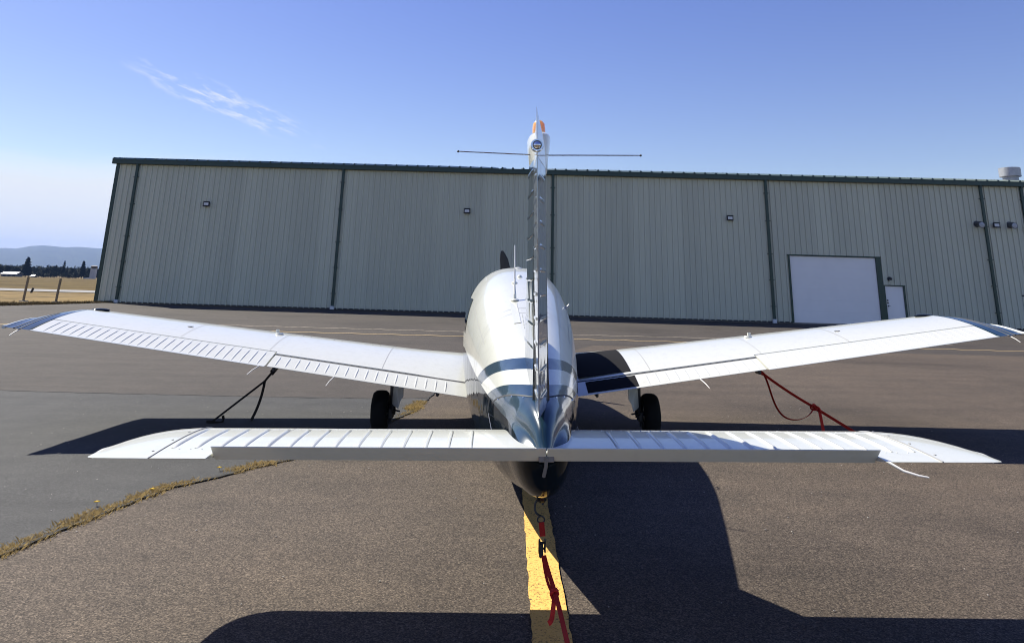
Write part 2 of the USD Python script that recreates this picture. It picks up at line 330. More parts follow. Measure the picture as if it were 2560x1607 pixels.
WEED = [(-3.6, -2.6), (-3.1, -.4), (-2.84, .98), (-2.76, 1.39), (-2.64, 1.85), (-2.5, 2.32), (-2.28, 2.6), (-2.1, 2.91), (-1.85, 3.22), (-1.62, 3.68), (-1.36, 4.72), (-1.14, 5.49), (-1.07, 6.19)]
patch_poly = [(-30, -12), (-5.6, -12)] + WEED + [(-1.04, 6.5), (-1.74, 6.4), (-2.9, 6.43), (-4.71, 6.54), (-6.54, 6.63), (-30, 7.6)]
obj('asphalt_patch', poly_sheet(patch_poly, .008, 1.2), M['patch'], kind='structure')
def stripe(pts, w, lift, jag=0., n=160):
    p = np.asarray(pts, float); L = np.r_[0, np.cumsum(np.linalg.norm(np.diff(p, axis=0), axis=1))]
    s_ = np.linspace(0, L[-1], n); c = np.c_[np.interp(s_, L, p[:, 0]), np.interp(s_, L, p[:, 1])]
    t = np.gradient(c, axis=0); t /= np.linalg.norm(t, axis=1)[:, None]; nn = np.c_[-t[:, 1], t[:, 0]]
    wa = w / 2 * (1 + jag * (RNG.random(n) - .5) * 2); wb = w / 2 * (1 + jag * (RNG.random(n) - .5) * 2)
    A, B = c + nn * wa[:, None], c - nn * wb[:, None]
    P = np.stack([np.c_[B, G(B[:, 0], B[:, 1]) + lift], np.c_[A, G(A[:, 0], A[:, 1]) + lift]], 1)
    v, f = grid(P); t_ = TM(v, f)
    if t_.face_normals[:, 2].mean() < 0: t_.invert()
    return t_
obj('taxi_line', stripe([(.012, -4.), (.018, .1), (.062, 2.3), (.10, 4.6), (.3, 16.), (.34, 19.9)], .165, .016, .06, 400), M['yellow'], kind='structure')
obj('taxi_line', stripe([(-40, 19.2), (-15, 19.62), (-5.7, 19.95), (2.2, 20.08), (13.3, 20.28), (40, 20.5)], .14, .008, .10), M['farline'], kind='structure')
obj('pavement_joint', stripe([(-12, 22.3), (-7.4, 22.5), (-1.2, 22.66), (2.5, 22.68), (7.3, 23.1), (16, 23.4)], .20, .006, .6, 300), M['sand'], kind='structure')
obj('pavement_joint', stripe([(2.5, 17.2), (10.2, 16.97), (14.2, 17.35), (40, 19.2)], .07, .010, .7, 260), M['crack'], kind='structure')
obj('pavement_joint', stripe([(-30, 7.6), (-6.54, 6.63), (-4.71, 6.54), (-2.9, 6.43), (-1.74, 6.4), (-1.04, 6.5)], .03, .014, .8, 260), M['crack'], kind='structure')
obj('pavement_joint', stripe(WEED + [(-1.03, 6.6), (-.9, 8.2), (.8, 12.5)], .028, .014, .8, 260), M['crack'], kind='structure')
# the far taxiway across the field
M['farfield'] = plain('olive_dry_field', (.095, .067, .024), .95, spec=.05, var=.55, scale=.09)
obj('far_field', poly_sheet([(-420, 75), (-48, 66.5), (-30, 69), (60, 74), (60, 410), (-420, 410)], .012, 24.), M['farfield'], kind='structure')
M['strip'] = plain('far_taxiway_asphalt', (.1778,.1715,.1651), .9, var=.12, scale=.4)
obj('far_taxiway', poly_sheet([(-180, 55.5), (-48, 55.5), (-30, 57.5), (60, 63), (60, 73), (-30, 68.), (-48, 65.), (-180, 64)], .03, 6.), M['strip'], kind='structure')
# ------------------------------------------------------------------ hangar
M['sheet'] = [mat(f'wall_sheet_paint_{k}', {
    'g': ('geometry', {}), 'mp': ('mapping', {'scale': (1., 1., .12)}), 'n': ('noise_texture', {'scale': 2.6, 'detail': 5., 'roughness': .6}),
    'r': ('rgb_ramp', {'ramp': [(.3, tuple(c * f * .965 for c in (.49, .495, .375))), (.7, tuple(c * f * 1.02 for c in (.49, .495, .375)))]}),
    'n2': ('noise_texture', {'scale': .9, 'detail': 1.}), 'b': ('bump', {'strength': .35, 'distance': .02}),
    'p': ('principled_bsdf', {'roughness': .42, 'specular_ior_level': .4})},
    [('g.position', 'mp.vector'), ('mp.vector', 'n.vector'), ('n.fac', 'r.fac'), ('r.color', 'p.base_color'), ('g.position', 'n2.vector'), ('n2.fac', 'b.height'), ('b.normal', 'p.normal')]) for k, f in enumerate((.95, 1., 1.045))]
M['green'] = plain('dark_green_trim', (.008, .030, .020), .35, var=.12, scale=3.)
M['doorwhite'] = plain('white_door_paint', (.69, .675, .64), .4, var=.03, scale=1.5)
M['roof'] = plain('galvalume_roof', (.62, .63, .63), .35, .55)
M['concrete'] = plain('foundation_concrete', (.20, .19, .18), .9, var=.2, scale=6.)
M['lens'] = plain('lamp_lens', (.50, .51, .50), .3)
M['galv'] = plain('galvanised_steel', (.30, .31, .32), .5, .6, var=.15, scale=5.)
M['soot'] = plain('sooty_hood_metal', (.10, .105, .11), .5, .5, var=.4, scale=12.)
HZ = -.1164
hg = thing('hangar', 'long grey green ribbed metal hangar with dark green trim behind the aeroplane', 'hangar', (0, 37.515, HZ), math.radians(-1.5533))
RP, RH = .3048, .055
X0, X1, TOP = -22.0, 36.0, 7.62
def prof_pts(xa, xb):
    ps = {xa: None, xb: None}
    k0, k1 = math.floor(xa / RP) - 1, math.ceil(xb / RP) + 1
    P = []
    for k in range(k0, k1 + 1):
        c = (k + .5) * RP
        P += [(c - .036, 0.), (c - .020, RH), (c + .020, RH), (c + .036, 0.), (c + .1018 - .012, 0.), (c + .1018, .006), (c + .1018 + .012, 0.), (c + .2032 - .012, 0.), (c + .2032, .006), (c + .2032 + .012, 0.)]
    P.sort(); px = [p[0] for p in P]; ph = [p[1] for p in P]
    f = lambda x: float(np.interp(x, px, ph))
    return [(xa, f(xa))] + [p for p in P if xa + 1e-6 < p[0] < xb - 1e-6] + [(xb, f(xb))]
def sheet(xa, xb, za, zb, proud=0.):
    P = prof_pts(xa, xb); V = []; F = []
    for x, h in P: V += [(x, -h - proud, za), (x, -h - proud, zb)]
    for i in range(len(P) - 1):
        a = 2 * i; F += [(a, a + 2, a + 3), (a, a + 3, a + 1)]
    # thin return edges so that the sheet has a thickness
    V += [(P[0][0], .03, za), (P[0][0], .03, zb), (P[-1][0], .03, za), (P[-1][0], .03, zb)]; n = 2 * len(P)
    F += [(n, 0, 1), (n, 1, n + 1), (n - 2, n + 2, n + 3), (n - 2, n + 3, n - 1)]
    return TM(V, F)
OPEN = [(15.81, 20.82, 3.55), (20.82, 21.97, 2.075)]
XR, nsh = X0 + .10, 0
k = 0
x = XR
while x < X1 - .1:
    xe = min(x + 3 * RP, X1)
    cuts = sorted({x, xe} | {c for o in OPEN for c in o[:2] if x < c < xe})
    ms = []
    for a, b in zip(cuts[:-1], cuts[1:]):
        z0 = 0.0
        for o in OPEN:
            if o[0] - 1e-6 <= (a + b) / 2 <= o[1] + 1e-6: z0 = o[2]
        ms.append(sheet(a, b, z0, TOP - .02, .0015 * (k % 2)))
    obj('wall_sheet', cat_(ms), M['sheet'][rnd.choice((0, 1, 1, 2))], hg, smooth=False)
    x = xe; k += 1
obj('foundation', box(X0 + .05, X1, .035, 30, -1.2, 0.02), M['concrete'], hg, smooth=False)
obj('side_wall', box(X0, X0 + .05, .06, 30, 0, TOP), M['sheet'][1], hg, smooth=False)
obj('side_wall', box(X1 - .05, X1 - .001, .06, 30, 0, TOP), M['sheet'][1], hg, smooth=False)
obj('rear_wall', box(X0 + .05, X1 - .05, 29.9, 30, 0, TOP), M['sheet'][1], hg, smooth=False)
obj('base_trim', box(X0 + .1, 15.8, -.010, .03, -.03, .045), M['gap'], hg, smooth=False)
obj('base_trim', box(21.98, X1, -.012, .03, -.03, .045), M['gap'], hg, smooth=False)
obj('corner_trim', cat_([box(X0 - .045, X0 + .17, -.055, -.0005, 0, TOP - .03), box(X0 - .045, X0 - .001, -.0005, .2, 0, TOP - .03)]), M['green'], hg, smooth=False)
# roof: two slopes, standing ribs whose ends show along the eave
SL = .150
def slope_sheet(y0, y1, z0, z1):
    V = [(X0 - .2, y0, z0), (X1, y0, z0), (X1, y1, z1), (X0 - .2, y1, z1)]; V += [(a, b, c - .04) for a, b, c in V]
    return TM(V, [(0, 1, 2), (0, 2, 3), (4, 6, 5), (4, 7, 6), (0, 5, 1), (0, 4, 5), (3, 2, 6), (3, 6, 7), (0, 3, 7), (0, 7, 4), (1, 5, 6), (1, 6, 2)])
ye = -.22
rz = lambda y: TOP + .20 + (y - ye) * SL
obj('roof', slope_sheet(ye, 15, rz(ye), rz(15)), M['roof'], hg, smooth=False)
obj('roof', slope_sheet(30.2, 15.0005, rz(ye), rz(15)), M['roof'], hg, smooth=False)
x = X0 - .12
while x < X1 - .05:
    V = []
    for y in (ye - .034, 15):
        z = rz(max(y, ye)) + .002
        V += [(x - .085, y, z - .03), (x - .024, y, z + .085), (x + .024, y, z + .085), (x + .085, y, z - .03)]
    obj('roof_rib', TM(V, [(0, 1, 5), (0, 5, 4), (1, 2, 6), (1, 6, 5), (2, 3, 7), (2, 7, 6), (0, 2, 1), (0, 3, 2), (4, 5, 6), (4, 6, 7)]), M['green'] if False else M['roofgreen'] if 'roofgreen' in M else M['green'], hg, smooth=False)
    x += .6
g1 = box(X0 - .21, X1, ye - .03, ye + .005, TOP - .05, TOP + .205)
g2 = box(X0 - .21, X1, ye + .005, -.003, TOP - .06, TOP - .03)
obj('eave_gutter', cat_([g1, g2, box(X0 - .21, X1, ye - .045, ye - .03, TOP + .15, TOP + .19)]), M['green'], hg, smooth=False)
obj('rake_trim', cat_([TM([(X0 - .23, ye, TOP - .05), (X0 - .23, 15, TOP - .05 + (15 - ye) * SL), (X0 - .23, 15, rz(15) + .06), (X0 - .23, ye, rz(ye) + .06), (X0 - .205, ye, TOP - .05), (X0 - .205, 15, TOP - .05 + (15 - ye) * SL), (X0 - .205, 15, rz(15) + .06), (X0 - .205, ye, rz(ye) + .06)],
    [(0, 3, 2), (0, 2, 1), (4, 5, 6), (4, 6, 7), (0, 4, 7), (0, 7, 3), (3, 7, 6), (3, 6, 2)])]), M['green'], hg, smooth=False)
# gable walls
for xx_ in (X0, X1 - .05):
    obj('gable_wall', TM([(xx_, .06, TOP), (xx_, 30, TOP), (xx_, 15, rz(15) - .05), (xx_ + .05, .06, TOP), (xx_ + .05, 30, TOP), (xx_ + .05, 15, rz(15) - .05)], [(0, 2, 1), (3, 4, 5), (0, 3, 5), (0, 5, 2), (1, 2, 5), (1, 5, 4)]), M['sheet'][1], hg, smooth=False)
for i, dx in enumerate((-20.77, -8.93, 2.95, 14.84, 26.72, 28.96)):
    dn = obj('downspout', cat_([bevel_box(dx - .075, dx + .075, -.15, -.045, .14, TOP - .05, .012), box(dx - .05, dx + .05, ye + .01, -.14, TOP - .16, TOP - .055)]), M['green'], hg)
    for z in (6.84, 5.33, 3.55, 2.17, .8):
        obj('pipe_strap', box(dx - .135, dx + .135, -.156, -.03, z - .018, z + .018), M['green'], dn, smooth=False)
    obj('downspout_boot', bevel_box(dx - .11, dx + .11, -.19, -.04, -.10, .145, .02), M['lens'], dn, smooth=False)
# overhead door and its frame
od = obj('overhead_door', box(15.905, 20.56, .03, .07, .005, 3.47), M['doorwhite'], hg, smooth=False)
for k in range(6):
    z0 = .01 + k * .578
    obj('door_section', bevel_box(15.92, 20.55, .012, .05, z0, z0 + .5765, .002), M['doorwhite'], od, smooth=False)
obj('door_jamb', box(15.81, 15.915, -.05, .09, 0, 3.5), M['green'], hg, smooth=False)
obj('door_jamb', box(20.555, 20.905, -.05, .09, 0, 2.07), M['green'], hg, smooth=False)
obj('door_jamb', box(20.555, 20.82, -.0505, .09, 2.07, 3.5), M['green'], hg, smooth=False)
obj('door_header', box(15.79, 20.84, -.07, .09, 3.5, 3.555), M['green'], hg, smooth=False)
md = obj('walk_door', bevel_box(20.91, 21.875, .0, .05, .02, 2.02, .006), M['doorwhite'], hg, smooth=False)
obj('door_jamb', box(21.875, 21.97, -.05, .09, 0, 2.03), M['green'], hg, smooth=False)
obj('door_header', box(20.905, 21.985, -.06, .09, 2.03, 2.078), M['green'], hg, smooth=False)
for z in (1.28, 1.15):
    obj('door_lock', lathe([(.0, -.03), (.038, -.03), (.042, 0), (0, 0)], 12, 'y', (20.99, .0, z)), M['dark'], md)
obj('door_handle', cat_([lathe([(.0, -.06), (.03, -.055), (.035, -.03), (.02, 0)], 12, 'y', (20.99, .0, .99)), box(20.985, 21.09, -.06, -.045, .98, 1.0)]), M['dark'], md)
for z in (.3, 1.05, 1.8): obj('door_hinge', box(21.862, 21.882, -.012, .004, z - .05, z + .05), M['steel'], md, smooth=False)
obj('bulkhead_lamp', cat_([lathe([(0, -.13), (.06, -.125), (.105, -.08), (.12, 0), (0, 0)], 16, 'y', (21.2, -.03, 2.40)), box(21.13, 21.27, -.05, .0, 2.3, 2.5)]), M['dark'], hg)
obj('lamp_lens', lathe([(0, -.015), (.05, -.012), (.06, 0), (0, 0)], 14, 'y', (21.2, -.125, 2.345)), M['lens'], hg)
for fx in (-16.505, -1.823, 12.753, 27.279):
    fl = obj('flood_light', cat_([bevel_box(fx - .18, fx + .18, -.20, -.10, 5.29, 5.55, .03), box(fx - .05, fx + .05, -.11, -.0, 5.36, 5.48), box(fx - .19, fx + .19, -.212, -.198, 5.275, 5.305), box(fx - .19, fx + .19, -.212, -.198, 5.535, 5.565)]), M['dark'], hg, smooth=20)
    obj('lamp_lens', box(fx - .125, fx + .125, -.2045, -.199, 5.34, 5.50), M['lens'], fl, smooth=False)
for vx in (26.32, 28.08):
    h = [np.array([[vx + .17 * math.cos(a) * r_, yy, 5.46 + dz + .17 * math.sin(a) * r_] for a in np.linspace(0, 2 * np.pi, 20, False)]) for yy, r_, dz in ((0., 1.05, 0), (-.04, 1.05, 0), (-.042, .9, 0), (-.34, .9, -.03), (-.42, 1.0, -.07), (-.44, 1.0, -.075))]
    ve = obj('exhaust_hood', oriented(loft(h)), M['soot'], hg)
    obj('hood_flap', lathe([(0, -.02), (.12, -.015), (.145, 0), (0, 0)], 18, 'y', (vx, -.44, 5.385)), M['galv'], ve)
obj('vent_stack', lathe([(.44, 8.3), (.44, 9.10)], 28, 'z', (32.62, 6., 0)), M['galv'], hg, label='round galvanised roof vent with wider cap')
obj('vent_cap', lathe([(.45, 9.06), (.60, 9.07), (.60, 9.62), (.57, 9.63), (.0, 9.62)], 28, 'z', (32.62, 6., 0)), M['galv'], hg)
obj('hose_bib', lathe([(0, -.09), (.04, -.08), (.045, 0)], 10, 'y', (28.2, 0, 1.72)), M['dark'], hg)
# ------------------------------------------------------------------ aeroplane
M['steelgrey'] = plain('grey_bracket', (.16, .155, .15), .5)
BANK = -.0208
BASE = np.array([0., 4.4, GA])
def a2w(p):
    c, s_ = math.cos(BANK), math.sin(BANK); p = np.asarray(p, float)
    return np.stack([c * p[..., 0] + s_ * p[..., 2], p[..., 1], -s_ * p[..., 0] + c * p[..., 2]], -1)
ap = thing('aeroplane', 'white low wing light aeroplane with dark teal bands, tail towards the camera', 'aeroplane', a2w(BASE), roty=BANK)
def part(name, mesh, mt, parent=ap, smooth=32, **k):
    if isinstance(mesh, tuple): return obj(name, (np.asarray(mesh[0]) - BASE, mesh[1]), mt, parent, smooth, **k)
    m = mesh.copy(); m.apply_translation(-BASE); return obj(name, m, mt, parent, smooth, **k)
from scipy.interpolate import PchipInterpolator as PCH
ST = np.array([  # y, top, bottom, half width, height of greatest width
    (.08, .80, .772, .010, .785), (.10, .825, .735, .034, .79), (.14, .86, .675, .072, .80), (.2, .925, .636, .105, .81), (.3, .985, .602, .135, .82), (.45, 1.026, .568, .156, .82), (.6, 1.060, .540, .170, .81), (1.0, 1.145, .465, .235, .79), (1.5, 1.245, .395, .305, .79), (2.0, 1.345, .355, .360, .82),
    (2.6, 1.465, .33, .420, .86), (3.2, 1.58, .32, .470, .90), (3.8, 1.662, .315, .505, .93), (4.4, 1.70, .33, .535, .95), (4.9, 1.695, .325, .545, .95), (5.2, 1.645, .32, .545, .95), (5.55, 1.50, .32, .54, .93),
    (5.95, 1.30, .33, .53, .90), (6.4, 1.245, .37, .50, .88), (6.9, 1.18, .44, .43, .86), (7.12, 1.13, .50, .37, .84), (7.18, 1.05, .57, .27, .82)])
fT, fB, fW, fC = (PCH(ST[:, 0], ST[:, k]) for k in (1, 2, 3, 4))
NT = 2.45
NBy = lambda y: np.interp(y, [.1, .9, 2.2], [2.05, 2.2, 2.9])
zline = PCH([.08, .2, .5, 1.0, 1.9, 3.3, 4.5, 7.2], [.7935, .83, .875, .90, .935, .99, .93, .90])
def fus(y, th):
    y, th = np.asarray(y, float), np.asarray(th, float); c, s_ = np.cos(th), np.sin(th)
    up = s_ >= 0; n = np.where(up, NT, NBy(y)); h = np.where(up, fT(y) - fC(y), fC(y) - fB(y))
    hf = np.where(up, np.abs(s_) ** (2 / n), 0.); sq = 1 - (1 - np.interp(y, [.08, .2, .3, .45, .75], [.35, .46, .62, .84, 1.])) * smoothstep(0, .45, hf)
    return np.stack([fW(y) * sq * np.sign(c) * np.abs(c) ** (2 / n), y, fC(y) + h * np.sign(s_) * np.abs(s_) ** (2 / n)], -1)
def th_of_z(y, z):
    y, z = np.asarray(y, float), np.asarray(z, float); r = z - fC(y); h = np.where(r >= 0, fT(y) - fC(y), fC(y) - fB(y)); n = np.where(r >= 0, NT, NBy(y))
    return np.arcsin(np.clip(np.sign(r) * np.abs(np.clip(r / h, -1, 1)) ** (n / 2), -1, 1))
def fnorm(y, th, e=2e-3):
    du = fus(y + e, th) - fus(y - e, th); dv = fus(y, th + e) - fus(y, th - e); n = np.cross(dv, du)
    l = np.linalg.norm(n, axis=-1, keepdims=True); n = n / np.maximum(l, 1e-12); return -n if False else n
KY = lambda Y: np.interp(Y, [.08, .2, .42, 1.0, 2.2, 3.2], [.0, .12, .62, .85, .35, 0.])
def upper(Y0, Y1, name, mt, parent, n=None, lift=0., **kw):
    Y = np.linspace(Y0, Y1, n or max(8, int((Y1 - Y0) / .05))); U = np.linspace(-1, 1, 61)
    YY, UU = np.meshgrid(Y, U, indexing='ij'); y = YY + KY(YY) * np.abs(UU) ** 2.2
    tl = th_of_z(y, zline(y)); th = np.pi / 2 - UU * (np.pi / 2 - tl)
    P = fus(y, th); N = fnorm(y, th); v, f = grid(P); N = N.reshape(-1, 3)
    cen = np.stack([0 * y, y, fC(y)], -1).reshape(-1, 3)
    flip = np.sum(N * (v - cen), 1) < 0; N[flip] *= -1
    t = TM(v, f)
    if np.mean(np.sum(t.face_normals * (t.triangles_center - cen[f[:, 0]]), 1)) < 0: f = f[:, ::-1]
    return obj(name, (v + N * lift - BASE, f), mt, parent, normals=N, **kw)
def lower(name, mt, parent):
    y = np.r_[np.linspace(.08, .3, 16)[:-1], np.linspace(.3, 7.18, 140)]; V = np.linspace(-1, 1, 49); YY, VV = np.meshgrid(y, V, indexing='ij')
    tl = th_of_z(YY, zline(YY)); th = -np.pi / 2 + VV * (np.pi / 2 + tl)
    P = fus(YY, th); N = fnorm(YY, th); v, f = grid(P); N = N.reshape(-1, 3); cen = np.stack([0 * YY, YY, fC(YY)], -1).reshape(-1, 3)
    flip = np.sum(N * (v - cen), 1) < 0; N[flip] *= -1
    t = TM(v, f)
    if np.mean(np.sum(t.face_normals * (t.triangles_center - cen[f[:, 0]]), 1)) < 0: f = f[:, ::-1]
    t = TM(v, f)
    return obj(name, (v - BASE, f), mt, parent, normals=t.vertex_normals)
fu = upper(1.0, 7.18, 'fuselage', M['white'], ap)
upper(.42, .575, 'paint_band', M['teal'], fu, label='dark teal band just ahead of the tail fairing')
upper(.575, .81, 'white_band', M['white'], fu)
upper(.81, 1.0, 'paint_band', M['teal'], fu, label='forward dark teal band round the rear fuselage')
tf = upper(.08, .42, 'tail_fairing', M['teal'], ap, n=24)
lower('lower_fuselage', M['black_paint'], ap)
def nosecap():
    a = np.linspace(0, 2 * np.pi, 40, False); L0 = fus(np.full(40, 7.18), a); L1 = L0.copy(); L1[:, 1] = 7.21; L1[:, 0] *= .8; return oriented(loft([L0, L1], False, True))
part('nose_cowl', nosecap(), M['white'])
def surf_strip(y, th, w, lift=.0012):
    """thin line on the skin along the points (y, th)"""
    y, th = np.asarray(y, float), np.asarray(th, float); P = fus(y, th); N = fnorm(y, th)
    cen = np.stack([0 * y, y, fC(y)], -1); N *= np.sign(np.sum(N * (P - cen), -1, keepdims=True)); T = np.gradient(P, axis=0); B = np.cross(N, T); B /= np.maximum(np.linalg.norm(B, axis=1, keepdims=True), 1e-9)
    A = np.stack([P + B * w / 2 + N * lift, P - B * w / 2 + N * lift], 1); v, f = grid(A); t = TM(v, f)
    if np.mean(np.sum(t.face_normals * N[np.minimum(f[:, 0] // 2, len(N) - 1)], 1)) < 0: t.invert()
    return t
T61 = np.linspace(.15, np.pi - .15, 50)
for ys_ in (4.75, 4.15, 3.72, 2.15, 2.02): part('skin_seam', surf_strip(np.full(50, ys_), T61, .005), M['seam'], fu)
for th_ in (1.02, np.pi - 1.02, 1.38):
    yy = np.linspace(3.75 if th_ != 1.38 else 3.9, 5.1, 24); part('skin_seam', surf_strip(yy, np.full(24, th_), .005), M['seam'], fu)
for th_ in (.62, np.pi - .62):
    yy = np.linspace(1.9, 3.7, 40); part('skin_seam', surf_strip(yy, np.full(40, th_), .004), M['seam'], fu)
# the arc where the tail fairing meets the skin
Ua = np.linspace(-1, 1, 61); ya = .42 + KY(.42) * np.abs(Ua) ** 2.2; tla = th_of_z(ya, zline(ya)); tha = np.pi / 2 - Ua * (np.pi / 2 - tla)
part('fairing_joint', surf_strip(ya, tha, .008), M['gap'], tf)
for u in (-.9, -.66, -.4, -.16, .16, .4, .66, .9):
    yv = .40 + KY(.42) * abs(u) ** 2.2; tv = float(np.pi / 2 - u * (np.pi / 2 - th_of_z(yv, zline(yv)))); p0 = fus(yv, tv)
    part('screw_head', lathe([(0, .0028), (.005, .002), (.006, -.002)], 8, 'z', p0), M['chrome'], tf)
# windows
def window(y0, y1, z0, z1, sgn, name='cabin_window'):
    yy = np.linspace(y0, y1, 14); zz = np.linspace(z0, z1, 8); Y, Z = np.meshgrid(yy, zz, indexing='ij')
    # rounded, raked outline
    Y = Y + (Z - z0) / (z1 - z0) * .10 * (1 if y0 < 4.3 else -.04)
    th = th_of_z(Y, Z); th = th if sgn > 0 else np.pi - th
    P = fus(Y, th); N = fnorm(Y, th); N *= np.sign(N[..., :1] * sgn); v, f = grid(P + N * .004)
    t = TM(v, f)
    if (t.face_normals[:, 0] * sgn).mean() < 0: t.invert()
    return part(name, t, M['window'])
for sg in (-1, 1):
    window(3.62, 4.28, 1.10, 1.40, sg); window(4.42, 5.15, 1.12, 1.46, sg)
    # window surround
yw_ = np.linspace(5.22, 5.86, 12); tw = np.linspace(.55, np.pi - .55, 26); Yw, Tw = np.meshgrid(yw_, tw, indexing='ij'); Pw = fus(Yw, Tw); Nw = fnorm(Yw, Tw); cw = np.stack([0 * Yw, Yw, fC(Yw)], -1); Nw *= np.sign(np.sum(Nw * (Pw - cw), -1, keepdims=True))
vw, fw = grid(Pw + Nw * .004); tw_ = TM(vw, fw)
if (tw_.face_normals[:, 2]).mean() < 0: tw_.invert()
part('windshield', tw_, M['window'])
# ---- roof furniture
def on_top(x, y):
    n = NT; w, h = float(fW(y)), float(fT(y) - fC(y)); return np.array([x, y, float(fC(y)) + h * (1 - min(1, abs(x) / w) ** n) ** (1 / n)])
def blob(x, y, rx, ry, h, name='antenna'):
    p = on_top(x, y); m = trimesh.creation.icosphere(2); m.apply_scale((rx, ry, h)); m.apply_translation(p); return part(name, m, M['white'])
w0 = on_top(-.07, 2.42)
an = part('whip_antenna', tube([w0 + (0, 0, -.01), w0 + (0, .0, .04), w0 + (.0, .05, .10), w0 + (.004, .10, .17)], [.015, .012, .008, .007], 10), M['white'])
part('antenna_whip', tube([w0 + (.003, .09, .15), w0 + (.003, .13, .42)], [.0075, .0045], 8), M['wick'], an)
b0 = trimesh.creation.icosphere(2); b0.apply_scale((.034, .06, .012)); b0.apply_translation(w0); part('antenna_base', b0, M['white'], an)
blob(-.055, 3.05, .026, .05, .014); blob(.0, 3.35, .022, .04, .02); blob(.012, 4.15, .04, .05, .014)
part('roof_plate', cat_([surf_strip(np.linspace(1.75, 2.3, 12), np.full(12, 1.72), .05, .003)]), M['white'], fu)
for yv in np.arange(1.62, 2.0, .035):
    p0 = on_top(-.03, yv); part('rivet', lathe([(0, .003), (.004, .002), (.005, -.002)], 6, 'z', p0), M['white'], fu)
hp = fus(np.array(3.2), np.array(.62)); part('grab_handle', tube([hp, hp + (.03, 0, .03), hp + (.035, .05, .035), hp + (.0, .06, .005)], .007, 8), M['gear'])
# ---- wing geometry
YW, DIH = 3.8713, math.tan(.1369)
def yt(s_, t): s_ = np.clip(s_, 0, 1); return 5 * t * (.2969 * np.sqrt(s_) - .126 * s_ - .3516 * s_ ** 2 + .2843 * s_ ** 3 - .1036 * s_ ** 4)
def wz(x, y, side):
    """wing surface height at span |x|, station y; side +1 upper, -1 lower"""
    ax_ = np.abs(x); te = .5293 + DIH * (ax_ - .55); inc = np.clip(.092 - .0215 * (ax_ - .55), 0, .1)
    s_ = np.clip(1 - (y - YW) / 1.6, 0, 1); return te + (y - YW) * inc + 1.6 * (.03 * 4 * s_ * (1 - s_) * .9) + side * yt(s_, .125 if True else 0) * 1.6
def le(x): return YW + 1.6 + .24 * smoothstep(1.15, .45, np.abs(x))
def wing_loop(x, yrear, sgn, n=34):
    L = float(le(x)); u = (1 - np.cos(np.linspace(0, np.pi, n))) / 2; yu = yrear + (L - yrear) * u
    yq = YW + (yu - YW) * (1.6 / (L - YW))
    up = np.c_[np.full(n, x * sgn), yu, wz(x, yq, 1)]; lo = np.c_[np.full(n, x * sgn), yu, wz(x, yq, -1)][::-1][1:]
    return np.vstack([up, lo])
def ridge(P, N, w, h):
    """pressed bead: low rounded ridge along P with normals N"""
    T = np.gradient(P, axis=0); B = np.cross(N, T); B /= np.linalg.norm(B, axis=1, keepdims=True); n = len(P)
    e = np.ones(n); e[0] = e[-1] = .15
    A = np.stack([P - B * w / 2 - N * .001, P - B * w * .22 * e[:, None] + N * (h * e)[:, None], P + B * w * .22 * e[:, None] + N * (h * e)[:, None], P + B * w / 2 - N * .001], 1)
    v, f = grid(A); t = TM(v, f)
    if np.mean(np.sum(t.face_normals * N[f[:, 0] // 4], 1)) < 0: t.invert()
    return t
XF0, XF1, XA1 = .475, 2.365, 4.61
FG, AG = .295, .350      # flap and aileron gap, ahead of the trailing edge
M['beadwhite'] = M['white']
